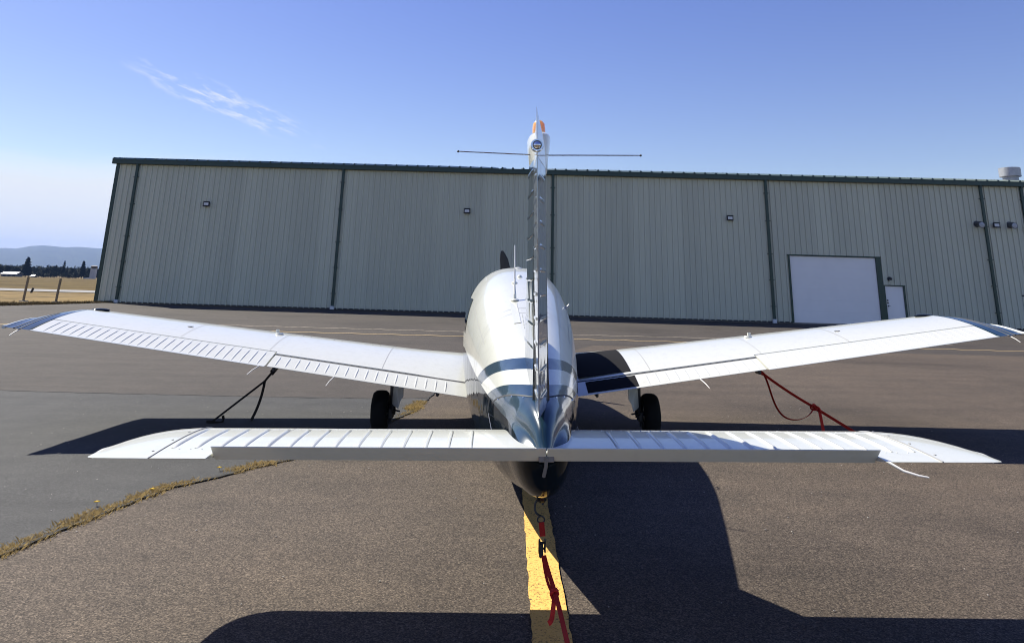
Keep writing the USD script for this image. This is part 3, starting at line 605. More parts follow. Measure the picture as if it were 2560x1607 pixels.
for sgn in (-1, 1):
    side = 'left' if sgn < 0 else 'right'
    wl = oriented(loft([wing_loop(x, YW + FG + .016, sgn) for x in (.40, .56, .7, .85, 1.0, 1.15, 1.8, XF1 + .004)], True, True))
    wo = oriented(loft([wing_loop(x, YW + AG + .012, sgn) for x in (XF1 + .0045, 3.0, 3.8, 4.62)], True, True))
    w = part('wing', cat_([wl, wo]), M['white'], smooth=40, label=f'{side} wing')
    def surface_piece(x0, x1, y0, y1, drop_te=0., n=10, nose=.5):
        ls = []
        for x in np.linspace(x0, x1, 4):
            yy = np.linspace(y0, y1, n); s_ = (yy - YW)
            zu = wz(x, np.maximum(yy, YW), 1) + np.where(yy < YW, 0, 0); zl = wz(x, np.maximum(yy, YW), -1)
            zu = zu - .0; mid = (zu[-1] + zl[-1]) / 2; hh = (zu[-1] - zl[-1]) / 2
            a = np.linspace(np.pi / 2, -np.pi / 2, 7)[1:-1]
            up = np.c_[np.full(n, x * sgn), yy, zu + .0015]; fr = np.c_[np.full(5, x * sgn), y1 + .02 * np.cos(a), mid + hh * np.sin(a)]; lo = np.c_[np.full(n, x * sgn), yy, zl - .0015][::-1]
            ls.append(np.vstack([up, fr, lo]))
        return oriented(loft(ls))
    fl = part('flap', surface_piece(XF0, XF1 - .006, YW, YW + FG - .034), M['white'], w)
    al = part('aileron', surface_piece(XF1 + .012, XA1, YW - .035, YW + AG - .012), M['white'], w)
    for xa_, xb_, yc_, hw_ in ((XF0, XF1, FG, .030), (XF1 + .01, XA1, AG, .022)):
        Xg, Yg = np.meshgrid(np.linspace(xa_, xb_, 12), np.linspace(YW + yc_ - hw_, YW + yc_ + hw_ * .6, 3)); vg, fg = grid(np.stack([Xg * sgn, Yg, wz(Xg, Yg, 1) - .007], -1)); tg_ = TM(vg, fg)
        if tg_.face_normals[:, 2].mean() < 0: tg_.invert()
        part('hinge_gap', tg_, M['gap'], w)
    def beads(x0, x1, dx, y0, y1, parent):
        ms = []
        for x in np.arange(x0, x1, dx):
            yy = np.linspace(y0, y1, 6); P = np.c_[np.full(6, x * sgn), yy, wz(x, np.maximum(yy, YW), 1) + .0018]; N = np.tile([[-sgn * .13, 0, 1.]], (6, 1)); N /= np.linalg.norm(N[0])
            ms.append(ridge(P, N, .017, .0048))
        for m_ in ms: part('bead', m_, M['beadwhite'], parent, smooth=50)
    beads(.68 if sgn < 0 else 1.25, 2.32, .095, YW + .03, YW + FG - .055, fl)
    beads(2.46, 4.58, .082, YW + .0, YW + AG - .03, al)
    # skin joints and rivet lines on the upper skin
    def skin_line(pts, w_, lift=.0012, mt=M['seam'], name='skin_seam'):
        w_ = w_ * 1.7
        pts = np.asarray(pts, float); n = 24; t = np.linspace(0, 1, n); k_ = np.linspace(0, 1, len(pts)); X = np.interp(t, k_, pts[:, 0]); Y = np.interp(t, k_, pts[:, 1])
        P = np.c_[X * sgn, Y, wz(X, Y, 1) + lift]; T = np.gradient(P, axis=0); B = np.cross([0, 0, 1.], T); B /= np.linalg.norm(B, axis=1, keepdims=True)
        v, f = grid(np.stack([P + B * w_ / 2, P - B * w_ / 2], 1)); t_ = TM(v, f)
        if t_.face_normals[:, 2].mean() < 0: t_.invert()
        return part(name, t_, mt, w)
    skin_line([(1.25, YW + 1.18), (2.5, YW + 1.18), (2.95, YW + 1.12)], .006); skin_line([(1.6, YW + 1.18), (1.6, YW + 1.45)], .005); skin_line([(2.62, YW + 1.18), (2.62, YW + 1.4)], .005)
    skin_line([(3.35, YW + AG + .03), (3.35, YW + 1.3)], .003); skin_line([(1.32, YW + FG + .03), (1.32, YW + 1.3)], .003); skin_line([(2.45, YW + AG + .03), (2.45, YW + 1.2)], .003)
    for x in np.arange(1.3, 2.6, .085):
        for yy in (YW + 1.165,):
            part('screw_head', lathe([(0, .003), (.006, .002), (.007, -.002)], 6, 'z', (x * sgn, yy, float(wz(x, yy, 1)))), M['gap'] if (int(x * 100) % 2) else M['seam'], w)
    fc = lathe([(0, .016), (.035, .014), (.045, .0), (.045, -.01)], 16, 'z', (2.55 * sgn, YW + 1.03, float(wz(2.55, YW + 1.03, 1)) + .002)); part('fuel_cap', fc, M['white'], w)
    part('fuel_cap', cat_([lathe([(0, .004), (.02, .003), (.022, -.002)], 12, 'z', (3.43 * sgn, YW + .78, float(wz(3.43, YW + .78, 1)))), box(3.42 * sgn - .03, 3.42 * sgn + .03, YW + .775, YW + .785, float(wz(3.43, YW + .78, 1)), float(wz(3.43, YW + .78, 1)) + .006)]), M['seam'], w)
    vv = 2.62; part('fuel_vent', cat_([lathe([(.02, .03), (.022, -.02)], 10, 'z', (vv * sgn, YW + 1.2, float(wz(vv, YW + 1.2, 1))))]), M['white'], w)
    # raked wing tip
    loops = []
    for t in (0, .12, .3, .5, .68, .82, .92, 1.):
        x = 4.625 + .235 * t; LE = YW + 1.6 - 1.6 * (.10 * t + .62 * t ** 2.6); TE = YW - .03 - .04 * t
        n = 30; u = (1 - np.cos(np.linspace(0, np.pi, n))) / 2; yy = TE + (LE - TE) * u; yq = YW + 1.6 * (yy - TE) / (LE - TE)
        k_ = (LE - TE) / 1.63; base = wz(x, yy.clip(YW, YW + 1.6), 0); th_u = yt(1 - (yq - YW) / 1.6, .125) * 1.6
        zu = base + th_u * (1 - .80 * t ** 2) * (k_ ** .5); zl = base - th_u * (1 - t) ** .8 * k_ + .75 * th_u * t ** 1.3 * .1
        zl = np.minimum(zl, zu - .0015)
        loops.append(np.vstack([np.c_[np.full(n, x * sgn), yy, zu], np.c_[np.full(n, x * sgn), yy, zl][::-1][1:-1]]))
    tip = part('wing_tip', oriented(loft(loops)), M['teal'], w, smooth=40)
    def tip_line(t0, t1, ua, ub, w_, mt, lift):
        pts = []
        for q_ in np.linspace(0, 1, 14):
            t = t0 + (t1 - t0) * q_; u = ua + (ub - ua) * q_; i = np.interp(t, (0, .12, .3, .5, .68, .82, .92, 1.), range(8)); a_, b_ = int(min(6, math.floor(i))), 0
            fr = i - a_; j = u * 29; j0 = int(min(28, math.floor(j))); fj = j - j0
            g_ = lambda L: L[j0] * (1 - fj) + L[j0 + 1] * fj
            pts.append(g_(loops[a_]) * (1 - fr) + g_(loops[a_ + 1]) * fr + np.array([0, 0, lift]))
        return tube(pts, w_, 6)
    part('tip_stripe', tip_line(.93, .98, .03, .90, .016, M['white'], -.004), M['white'], tip)
    part('tip_groove', tip_line(.35, .35, .03, .45, .006, M['gap'], -.002), M['gap'], tip)
    part('tip_groove', tip_line(.55, .5, .03, .60, .006, M['gap'], -.002), M['gap'], tip)
    nl = trimesh.creation.icosphere(2); nl.apply_scale((.11, .06, .024)); nl.apply_translation((4.56 * sgn, YW + 1.10, float(wz(4.56, YW + 1.10, 1)) - .001))
    part('tip_light_fairing', nl, M['black_paint'], w)
    # wicks, hinge brackets, tie down ring
    def wick(x, L=.16, dx=-.02):
        z = float(wz(x, YW, 0)); return part('static_wick', tube([(x * sgn, YW - .02, z), ((x + dx) * sgn, YW - .02 - L * .6, z - .028), ((x + 1.6 * dx) * sgn, YW - .02 - L, z - .055)], [.005, .004, .003], 6), M['wick'], w)
    wick(4.70, .11, .02); wick(1.72, .17, .02)
    if sgn < 0: wick(2.42, .20, .03)
    for x in (2.30, .75): part('hinge_bracket', bevel_box(x * sgn - .013, x * sgn + .013, YW + .02, YW + .13, float(wz(x, YW + .1, -1)) - .04, float(wz(x, YW + .1, -1)) + .005, .006), M['grease'], w)
    part('tie_down_ring', tube([((2.40 + .02 * math.cos(a)) * sgn, YW + .73, .50 + float(wz(2.4, YW + .73, -1)) - .53 + .022 * math.sin(a)) for a in np.linspace(0, 2 * np.pi, 13)[:-1]], .005, 6, True), M['grease'], w)
    if sgn > 0:
        def walk(x0, x1, y0, y1, parent, inner_skew=0.):
            yy = np.linspace(y0, y1, 26); q_ = np.linspace(0, 1, 8); X = x0 + (x1 - x0) * q_[None, :] + 0 * yy[:, None]; Y = yy[:, None] + 0 * X
            rr = .1; cut = smoothstep(y1 - rr, y1, Y) * 0
            Z = wz(X, np.maximum(Y, YW), 1) + .0042; v, f = grid(np.stack([X, Y, Z], -1)); t = TM(v, f)
            if t.face_normals[:, 2].mean() < 0: t.invert()
            return part('wing_walk', t, M['walk'], parent, label='black non-skid walkway')
        walk(.615, 1.135, YW + FG + .06, YW + 1.28, w); walk(.665, 1.15, YW + .025, YW + FG - .05, fl)
# ---- stabilator
SW, SZ, SCH, SPH, SY = .055, .8215, .79, .055, -.03
def sz(y, side, ch=SCH, y0=SY, t=.10):
    s_ = np.clip(1 - (y - y0) / ch, 0, 1); return SZ + .010 - (y - SY) * math.tan(SPH) + side * np.maximum(yt(s_, t) * ch, .0012)
def st_loop(x, y0, y1=SY + SCH, n=28, sc=1.):
    u = (1 - np.cos(np.linspace(0, np.pi, n))) / 2; y = y0 + (y1 - y0) * u
    return np.vstack([np.c_[np.full(n, x), y, sz(y, 1)], np.c_[np.full(n, x), y, sz(y, -1)][::-1][1:-1]])
HY = .085; XT = 1.449
sp_ = [oriented(loft([st_loop(x, HY) for x in (-XT, -.5, .5, XT)]))]
for sg in (-1, 1): sp_.append(oriented(loft([st_loop(x * sg, SY) for x in (XT + .003, 1.69)])))
stb = part('stabilator', cat_(sp_), M['white'], smooth=40)
for sg in (-1, 1):
    loops = []
    for t in (0, .2, .4, .58, .72, .83, .91, .96, .99, 1.):
        x = (1.695 + .285 * t) * sg; y1 = float(np.interp(t, [0, .2, .4, .58, .72, .83, .91, .96, .99, 1.], [.76, .75, .728, .69, .64, .575, .49, .41, .30, .20])); y0 = SY + .02 * t ** 4 + .10 * t ** 30; n = 24
        u = (1 - np.cos(np.linspace(0, np.pi, n))) / 2; y = y0 + (y1 - y0) * u; yq = SY + SCH * u; hh = np.maximum(yt(1 - u, .10) * SCH, .0012) * max(.05, (1 - t ** 2.2)) ** .5
        zc_ = SZ + .010 - (y - SY) * math.tan(SPH); loops.append(np.vstack([np.c_[np.full(n, x), y, zc_ + hh], np.c_[np.full(n, x), y, zc_ - hh][::-1][1:-1]]))
    tp = part('stabilator_tip', oriented(loft(loops)), M['white'], stb, smooth=40)
    yy = np.linspace(SY + .005, SY + SCH - .03, 20)
    part('tip_joint', oriented(tube(np.c_[np.full(20, 1.692 * sg), yy, sz(yy, 1) + .0005], .0035, 6)), M['seam'], tp)
    for yv in (.08, .28, .47, .62): part('screw_head', lathe([(0, .003), (.006, .002), (.007, -.002)], 6, 'z', (1.72 * sg, yv, float(sz(np.array(yv), 1)))), M['seam'], tp)
    for k_, x in enumerate(np.arange(.335, 1.68, .1015)):
        yy = np.linspace(.125, .56, 10); P = np.c_[np.full(10, x * sg), yy, sz(yy, 1) + .0005]; dz_ = np.gradient(sz(yy, 1), yy); N = np.c_[0 * yy, -dz_, np.ones(10)]; N /= np.linalg.norm(N, axis=1, keepdims=True)
        part('bead', ridge(P, N, .020, .007), M['white'], stb, smooth=50)
    yy = np.linspace(.1, .66, 16); part('skin_seam', tube(np.c_[np.full(16, 1.235 * sg), yy, sz(yy, 1) - .001], .0022, 5), M['seam'], stb)
    for ln in (.60, .115):
        for xv in np.arange(.27, 1.66, .05):
            part('rivet', lathe([(0, .0022), (.0035, .0014), (.004, -.001)], 5, 'z', (xv * sg, ln, float(sz(np.array(ln), 1)))), M['white'], stb, smooth=False)
# anti-servo tab, trailing edge up
TA, TC = math.radians(33), .092
hb = np.array([HY - .002, float(sz(np.array(HY), 0)) - .004]); dv = np.array([-math.cos(TA), math.sin(TA)]); nv = np.array([math.sin(TA), math.cos(TA)])
for sg in (-1, 1):
    lp = []
    for x in ((.003, XT - .004) if sg > 0 else (-XT + .004, -.003)):
        sh = .0
        pr = [hb + nv * .017, hb + dv * TC * .5 + nv * .010, hb + dv * TC + nv * .0015, hb + dv * TC - nv * .0015, hb + dv * TC * .5 - nv * .010, hb - nv * .017, hb - dv * .012]
        lp.append(np.array([(x, a, b) for a, b in pr]))
    part('trim_tab', oriented(loft(lp)), M['white'], stb, smooth=20)
mid_ = hb + dv * TC * .25 - nv * .017
part('tab_bracket', cat_([bevel_box(-.034, .034, mid_[0] - .008, mid_[0] + .004, mid_[1] - .012, mid_[1] + .014, .003), tube([(0, mid_[0] - .008, mid_[1] + .008), (-.002, mid_[0] + .0, mid_[1] - .03), (-.010, mid_[0] + .03, mid_[1] - .075)], .008, 8)]), M['steelgrey'], stb)
zr = float(sz(np.array(SY), 0)); part('static_wick', tube([(1.455, SY, zr), (1.49, SY - .05, zr - .022), (1.53, SY - .09, zr - .030), (1.56, SY - .11, zr - .032)], [.006, .005, .004, .003], 8), M['wick'], stb)
# ---- fin, rudder
def fin_loop(z, yl, yt_, hw, n=18):
    u = np.linspace(0, 1, n); y = yt_ + (yl - yt_) * (1 - (1 - u) ** 1.0); t = np.clip((yl - y) / (yl - yt_), 0, 1); h = hw * np.clip((.62 * np.sqrt(np.minimum(t / .22, 1)) + .38 * np.minimum(t / .45, 1)) * (1 - .28 * np.clip((t - .45) / .55, 0, 1)), .01, 1)
    return np.vstack([np.c_[h, y, np.full(n, z)], np.c_[-h, y, np.full(n, z)][::-1][1:]])
fly = lambda z: 1.50 - .62 * (z - 1.2)
HGE = .385
fhw = lambda z: np.interp(z, [.95, 1.25, 2.2], [.060, .050, .042])
fin = part('fin', oriented(loft([fin_loop(z, fly(z), HGE + .012, fhw(z)) for z in (.95, 1.2, 1.38)])), M['tealgloss'], smooth=40)
part('fin_upper', oriented(loft([fin_loop(z, fly(z), HGE + .012, fhw(z)) for z in (1.3805, 1.8, 2.19)])), M['tealgloss'], fin, smooth=40)
for z in np.arange(1.24, 2.2, .112):
    for sg in (-1, 1):
        yy = np.linspace(HGE + .03, fly(z) - .16, 8); lo = fin_loop(z, fly(z), HGE + .012, fhw(z)); half = lo[:18]; xx2 = np.interp(yy, half[:, 1][::1], half[:, 0]) if half[0, 1] < half[-1, 1] else np.interp(yy, half[::-1, 1], half[::-1, 0])
        P = np.c_[sg * xx2, yy, np.full(8, z)]; part('bead', ridge(P, np.tile([[sg * 1., 0, 0]], (8, 1)), .022, .006), M['tealgloss'], fin, smooth=50)
def cap_loop(z, yl, yr, hw, n=26):
    a = np.linspace(0, 2 * np.pi, n, False); c = (yl + yr) / 2; r = (yl - yr) / 2
    return np.c_[.012 + hw * np.sin(a), c + r * np.sign(np.cos(a)) * np.abs(np.cos(a)) ** .8, np.full(n, z)]
cp = part('fin_cap', oriented(loft([cap_loop(z, l, r_, h) for z, l, r_, h in ((2.15, .97, .40, .044), (2.22, .95, .40, .050), (2.28, .92, .40, .060), (2.335, .88, .42, .064), (2.35, .84, .45, .056))])), M['white'], fin)
bc = part('beacon_base', lathe([(0, 2.335), (.042, 2.335), (.042, 2.358), (0, 2.358)], 18, 'z', (.012, .62, 0)), M['dark'], cp)
part('beacon', lathe([(.034, 2.357), (.037, 2.375), (.037, 2.40), (.033, 2.43), (.02, 2.446), (0, 2.45)], 20, 'z', (.012, .62, 0)), M['beacon'], cp)
RA = math.radians(5.3)
def rrot(P):
    P = np.asarray(P, float).copy(); dy = P[..., 1] - HGE; x = P[..., 0].copy(); P[..., 0] = x * math.cos(RA) + dy * math.sin(RA); P[..., 1] = HGE - x * math.sin(RA) * 1 + dy * math.cos(RA); return P
rte = lambda z: np.interp(z, [.99, 1.6, 2.25], [.03, .02, .0])
def rud_loop(z, hw=.031, y1=HGE - .004, te=None):
    te = rte(z) if te is None else te
    return rrot(np.array([(hw, y1, z), (hw * .5, (y1 + te) / 2, z), (.0022, te, z), (-.0022, te, z), (-hw * .5, (y1 + te) / 2, z), (-hw, y1, z), (-hw * .5, y1 + .014, z), (hw * .5, y1 + .014, z)]))
rd = part('rudder', oriented(loft([rud_loop(z, h) for z, h in ((.985, .030), (1.3, .032), (1.7, .032), (2.14, .031))])), M['silver'], smooth=25)
cpl = []
for z, h, y1, te in ((2.141, .031, HGE - .004, .004), (2.2, .031, .37, .0), (2.25, .028, .34, -.004), (2.29, .022, .29, -.006), (2.325, .014, .22, -.008), (2.355, .006, .12, -.010), (2.378, .0012, .02, -.012)):
    cpl.append(rrot(np.array([(h, y1, z), (h * .55, (y1 + te) / 2, z), (.0022 if z < 2.3 else .0008, te, z), (-.0022 if z < 2.3 else -.0008, te, z), (-h * .55, (y1 + te) / 2, z), (-h, y1, z), (-h * .5, y1 + .012, z), (h * .5, y1 + .012, z)])))
part('rudder_tip', oriented(loft(cpl)), M['white'], rd, smooth=30)
for z in np.arange(1.06, 2.13, .1115):
    for sg in (-1, 1):
        yy = np.linspace(.07, HGE - .03, 7); te = rte(z); hwx = .031 * (yy - te) / (HGE - te); P = rrot(np.c_[sg * hwx, yy, np.full(7, z)]); nn = rrot(np.array([[sg, HGE, 0.]]))[0] - np.array([0, HGE, 0]); nn = np.array([sg * math.cos(RA), -sg * math.sin(RA) * 1., 0]) ; nn /= np.linalg.norm(nn)
        part('bead', ridge(P, np.tile(nn[None], (7, 1)), .024, .0065), M['silver'], rd, smooth=50)
lp_ = rrot(np.array([[0, -.005, 2.19]]))[0]
tl_ = part('tail_light', lathe([(0, .07), (.022, .06), (.030, .02), (.031, -.012), (.026, -.016), (.022, -.012)], 22, 'y', lp_), M['white'], rd)
part('light_ring', lathe([(.031, -.010), (.029, -.020), (.022, -.020), (.021, -.008)], 22, 'y', lp_), M['chrome'], tl_)
lb = trimesh.creation.icosphere(2); lb.apply_scale(.0205); lb.apply_translation(lp_ + (0, -.012, 0)); part('light_glass', lb, M['chrome'], tl_)
part('nav_antenna', tube([(0, .60, 2.236), (-.03, .58, 2.245), (-.44, .60, 2.264)], [.005, .0035, .003], 8), M['rod'], fin)
part('nav_antenna', tube([(0, .60, 2.236), (.05, .58, 2.243), (.20, .588, 2.246), (.58, .60, 2.25)], [.005, .0035, .0035, .003], 8), M['rod'], fin)
for x, z in ((-.442, 2.2642), (.582, 2.2502)):
    b_ = trimesh.creation.icosphere(1); b_.apply_scale(.0065); b_.apply_translation((x, .60, z)); part('antenna_bead', b_, M['dark'], fin)
# wire antennas from the fuselage sides to the tail
part('wire_antenna', tube([(-.30, 2.3, .80), (-.24, .62, .83)], .0018, 5), M['rod']); part('wire_antenna', tube([(.30, 2.3, .80), (.25, .9, .74)], .0018, 5), M['rod'])
# ---- tail ring
part('tail_ring', tube([(.0 + .022 * math.cos(a), .45, .585 + .03 * math.sin(a)) for a in np.linspace(0, 2 * np.pi, 15)[:-1]], .006, 7, True), M['grease'])
part('tail_skid', bevel_box(-.022, .022, .36, .56, .565, .64, .012), M['black_paint'])
# ---- landing gear
for sgn in (-1, 1):
    x0 = 1.352 * sgn; gy = 4.45; zg = float(G(x0, gy)) - (-.0208) * 0
    zl = float(G(x0, gy)) - .0208 * x0   # ground in the aeroplane's frame
    leg = part('main_gear_leg', cat_([tube([(x0 - .12 * sgn, gy, .62), (x0 - .125 * sgn, gy, zl + .22)], .035, 14), tube([(x0 - .125 * sgn, gy, zl + .24), (x0 - .125 * sgn, gy, zl + .15)], .025, 12), tube([(x0 - .15 * sgn, gy, zl + .188), (x0 + .04 * sgn, gy, zl + .188)], .022, 10),
        tube([(x0 - .13 * sgn, gy - .04, zl + .26), (x0 - .13 * sgn, gy - .13, zl + .20), (x0 - .13 * sgn, gy - .03, zl + .16)], .012, 8)]), M['grease'], smooth=35)
    R = .1885
    part('tyre', lathe([(.075, -.062), (.09, -.076), (.13, -.082), (.165, -.074), (.183, -.05), (R, -.02), (R, .02), (.183, .05), (.165, .074), (.13, .082), (.09, .076), (.075, .062)], 40, 'x', (x0, gy, zl + R - .004)), M['tyre'], leg, smooth=50)
    part('wheel_rim', lathe([(0, -.045), (.04, -.05), (.078, -.058), (.078, .058), (.04, .05), (0, .045)], 24, 'x', (x0, gy, zl + R - .004)), M['gear'], leg)
    part('brake', cat_([bevel_box(x0 - .11 * sgn - .025, x0 - .11 * sgn + .025, gy - .09, gy + .02, zl + .12, zl + .22, .01), tube([(x0 - .11 * sgn, gy - .06, zl + .13), (x0 - .115 * sgn, gy - .085, zl + .08)], .012, 8), tube([(x0 - .12 * sgn, gy - .05, zl + .2), (x0 - .2 * sgn, gy - .07, zl + .19)], .008, 8)]), M['grease'], leg, smooth=25)
    xd = x0 - .165 * sgn
    zt_ = float(wz(abs(xd), gy, -1)) + .02
    dp = [(-.03, zt_), (.075, zt_), (.075, zl + .34), (.045, zl + .29), (.03, zl + .225), (-.045, zl + .25)]
    V = [((xd - a * sgn * 1.0), gy - .16 + .10 * (1 if a < 0 else 0), b) for a, b in dp]; V += [(x_, y_ + .012, z_) for x_, y_, z_ in V]; F = []
    for i in range(1, 5): F += [(0, i + 1, i), (6, 6 + i, 7 + i)]
    for i in range(6): j = (i + 1) % 6; F += [(i, j, 6 + j), (i, 6 + j, 6 + i)]
    part('gear_door', oriented(TM(V, F)), M['gear'], leg, smooth=False)
# nose leg, propeller, spinner: hidden from here but standing where they are
ngz = float(G(0, 6.5))
ng = part('nose_gear_leg', cat_([tube([(0, 6.5, .6), (0, 6.55, ngz + .22)], .035, 12), tube([(0, 6.55, ngz + .3), (.08, 6.56, ngz + .28), (.085, 6.56, ngz + .165)], .02, 8), tube([(0, 6.55, ngz + .3), (-.08, 6.56, ngz + .28), (-.085, 6.56, ngz + .165)], .02, 8)]), M['grease'])
part('tyre', lathe([(.07, -.05), (.11, -.066), (.145, -.06), (.165, -.02), (.165, .02), (.145, .06), (.11, .066), (.07, .05)], 32, 'x', (0, 6.56, ngz + .163)), M['tyre'], ng, smooth=50)
part('spinner', lathe([(.17, 0), (.168, .06), (.14, .18), (.08, .28), (0, .33)], 28, 'y', (0, 7.22, .93)), M['white'])
hub = np.array([0, 7.28, .93])
for sg, ang in ((1, math.radians(6.6)), (-1, math.radians(6.6))):
    ax2 = np.array([-math.sin(ang), 0, math.cos(ang)]) * sg; pr = np.cross(ax2, [0, 1, 0]); ls = []
    for r_, ch, tw_a in ((.12, .10, 60), (.25, .15, 45), (.45, .175, 33), (.65, .17, 25), (.82, .15, 20), (.94, .12, 17), (1.02, .075, 16), (1.065, .03, 15)):
        ta = math.radians(tw_a); cd = pr * math.cos(ta) + np.array([0, 1, 0]) * math.sin(ta); td = np.cross(ax2, cd); th_ = ch * .10; off = pr * (-.035 * max(0, (r_ - .7) / .3) ** 1.5) * sg * 0
        sweep = pr * (.03 if r_ < .9 else .03 - .12 * (r_ - .9)) * -1
        ls.append(np.array([hub + ax2 * r_ + sweep + cd * ch * math.cos(a) / 2 + td * th_ * math.sin(a) for a in np.linspace(0, 2 * np.pi, 14, False)]))
    part('propeller_blade', oriented(loft(ls)), M['dark'])
# ------------------------------------------------------------------ tie-down straps
def spline(pts, n=30):
    from scipy.interpolate import CubicSpline
    p = np.asarray(pts, float); t = np.r_[0, np.cumsum(np.linalg.norm(np.diff(p, axis=0), axis=1))]
    return CubicSpline(t, p)(np.linspace(0, t[-1], n))
def gp(x, y, z=0.): return np.array([x, y, float(G(x, y)) + z])
# right wing: red webbing from the wing ring to an anchor in the apron
ringR = a2w((2.42, YW + .73, float(wz(2.42, YW + .73, -1)) - .03)); ringL = a2w((-2.42, YW + .73, float(wz(2.42, YW + .73, -1)) - .03))
sr = thing('tie_down_strap', 'red webbing tie-down strap knotted under the right wing', 'strap', gp(3.5, 4.6))
oS = gp(3.5, 4.6)
def sobj(name, m, mt, parent, o, **k):
    m = m.copy(); m.apply_translation(-o); return obj(name, m, mt, parent, **k)
anchR = gp(3.44, 4.45, .01); e1 = ringR + (anchR - ringR) * .15; kn = ringR + (anchR - ringR) * .60 + np.array([0, 0, -.01])
wd = np.array([.25, -.55, .8])
sobj('upper_strap', ribbon(np.linspace(ringR, e1, 6), .040, .005, wd), M['red'], sr, oS, smooth=30)
sobj('tight_strand', ribbon(spline([e1, (e1 + kn) / 2 + (0, 0, -.012), kn], 14), .028, .004, wd), M['red'], sr, oS, smooth=30)
sobj('slack_strand', ribbon(spline([e1, e1 + (kn - e1) * .22 + (-.03, 0, -.16), e1 + (kn - e1) * .52 + (-.06, 0, -.25), e1 + (kn - e1) * .70 + (-.02, 0, -.215), kn], 26), .028, .004, (.2, -.9, .4)), M['red'], sr, oS, smooth=30)
kt = [tube([kn + np.array([.028 * math.cos(a + p_), .02 * math.sin(2 * a), .026 * math.sin(a)]) + np.array(o_) for a in np.linspace(0, 2 * np.pi, 16)[:-1]], .009, 7, True) for o_, p_ in (((0, 0, 0), 0.), ((.03, 0, -.012), .9), ((.05, 0, -.02), 2.))]
sobj('knot', cat_(kt), M['red'], sr, oS)
sobj('lower_strap', ribbon(np.linspace(kn, anchR, 10), .030, .004, wd), M['red'], sr, oS, smooth=30)
tail_ = kn + np.array([.055, 0, -.03]); sobj('loose_end', ribbon(spline([tail_, tail_ + (.006, -.02, -.10), np.array([tail_[0] + .012, tail_[1] - .04, float(G(tail_[0], tail_[1])) + .004])], 10), .030, .004, (1., 0, 0)), M['red'], sr, oS, smooth=30)
sobj('anchor_ring', tube([anchR + np.array([.03 * math.cos(a), 0, .03 * math.sin(a)]) for a in np.linspace(0, 2 * np.pi, 14)[:-1]], .006, 6, True), M['steel'], sr, oS)
# left wing: black webbing
oL = gp(-2.8, 4.8)
sl_ = thing('tie_down_strap', 'black webbing tie-down strap in two strands under the left wing', 'strap', oL)
anA, anB = gp(-3.13, 4.75, .01), gp(-2.76, 4.85, .01)
k1 = ringL + (gp(-2.95, 4.78) - ringL) * .20; k2 = ringL + (gp(-2.95, 4.78) - ringL) * .33
sobj('padded_loop', ribbon(np.linspace(ringL, k1, 6), .055, .02, (.5, -.6, -.6)), M['blackweb'], sl_, oL, smooth=30)
sobj('upper_strap', ribbon(np.linspace(k1, k2, 4), .028, .006, (.5, -.6, -.6)), M['blackweb'], sl_, oL, smooth=30)
sobj('strand', ribbon(np.linspace(k2, anA, 10), .022, .006, (.5, -.6, -.6)), M['blackweb'], sl_, oL, smooth=30)
sobj('strand', ribbon(spline([k2, (k2 + anB) / 2 + (.015, 0, -.02), anB], 12), .030, .006, (.8, -.5, .1)), M['blackweb'], sl_, oL, smooth=30)
sobj('loose_end', ribbon(spline([anA + (.10, .01, .06), anA + (.11, -.02, .0), anA + (.05, -.06, .004), anA + (-.04, -.05, .004)], 12), .026, .004, (0., .3, 1.)), M['blackweb'], sl_, oL, smooth=30)
# tail: hook, red strap, ratchet buckle, long strap to the ground by the camera
oT = gp(.02, .6)
ts = thing('tie_down_strap', 'red strap with steel hook and ratchet buckle under the tail', 'strap', oT)
def ta(u, v, y):    # point over the taxi line seen at photo pixel (u, v), at distance y
    c = CAM; cp, sp, cy, sy = math.cos(c['pitch']), math.sin(c['pitch']), math.cos(c['yaw']), math.sin(c['yaw'])
    return None
sobj('ring_link', tube(np.array([(-.033, .40, .60), (-.031, .40, .572), (-.026, .40, .563)]), .005, 8), M['grease'], ts, oT)
hk = spline([(-.010, .40, .552), (-.004, .40, .556), (-.010, .402, .567), (-.026, .40, .570), (-.039, .40, .560), (-.043, .40, .540), (-.041, .396, .522), (-.029, .391, .510), (-.014, .386, .506)], 34)
sobj('s_hook', tube(hk, .005, 8), M['grease'], ts, oT)
lpo = np.array([-.015, .383, .492])
sobj('strap_loop', tube([lpo + np.array([.0165 * math.cos(a), -.004 * math.sin(a), .015 * math.sin(a)]) for a in np.linspace(0, 2 * np.pi, 18)[:-1]], .004, 6, True), M['grease'], ts, oT)
sobj('short_strap', ribbon(spline([(-.013, .38, .481), (-.011, .36, .458), (-.009, .34, .436)], 8), .026, .004, (1., 0, .1)), M['red'], ts, oT, smooth=30)
bk = np.array([-.012, .31, .404])
sobj('ratchet_buckle', cat_([bevel_box(bk[0] - .018, bk[0] - .009, bk[1] - .016, bk[1] + .016, bk[2] - .030, bk[2] + .028, .004), bevel_box(bk[0] + .008, bk[0] + .015, bk[1] - .014, bk[1] + .014, bk[2] - .024, bk[2] + .030, .003),
    tube([bk + (-.018, 0, .014), bk + (.015, 0, .014)], .005, 8), tube([bk + (-.018, 0, -.008), bk + (.015, 0, -.008)], .005, 8), bevel_box(bk[0] - .016, bk[0] + .002, bk[1] - .024, bk[1] - .013, bk[2] - .040, bk[2] + .018, .004)]), M['dark'], ts, oT, smooth=25)
sobj('long_strap', ribbon(spline([(-.006, .285, .376), (.010, .18, .338), (.026, .07, .309), (.035, -.05, .291), (.041, -.40, .285), (.05, -.8, .27)], 24), .019, .003, (1., .1, .15)), M['red'], ts, oT, smooth=30)
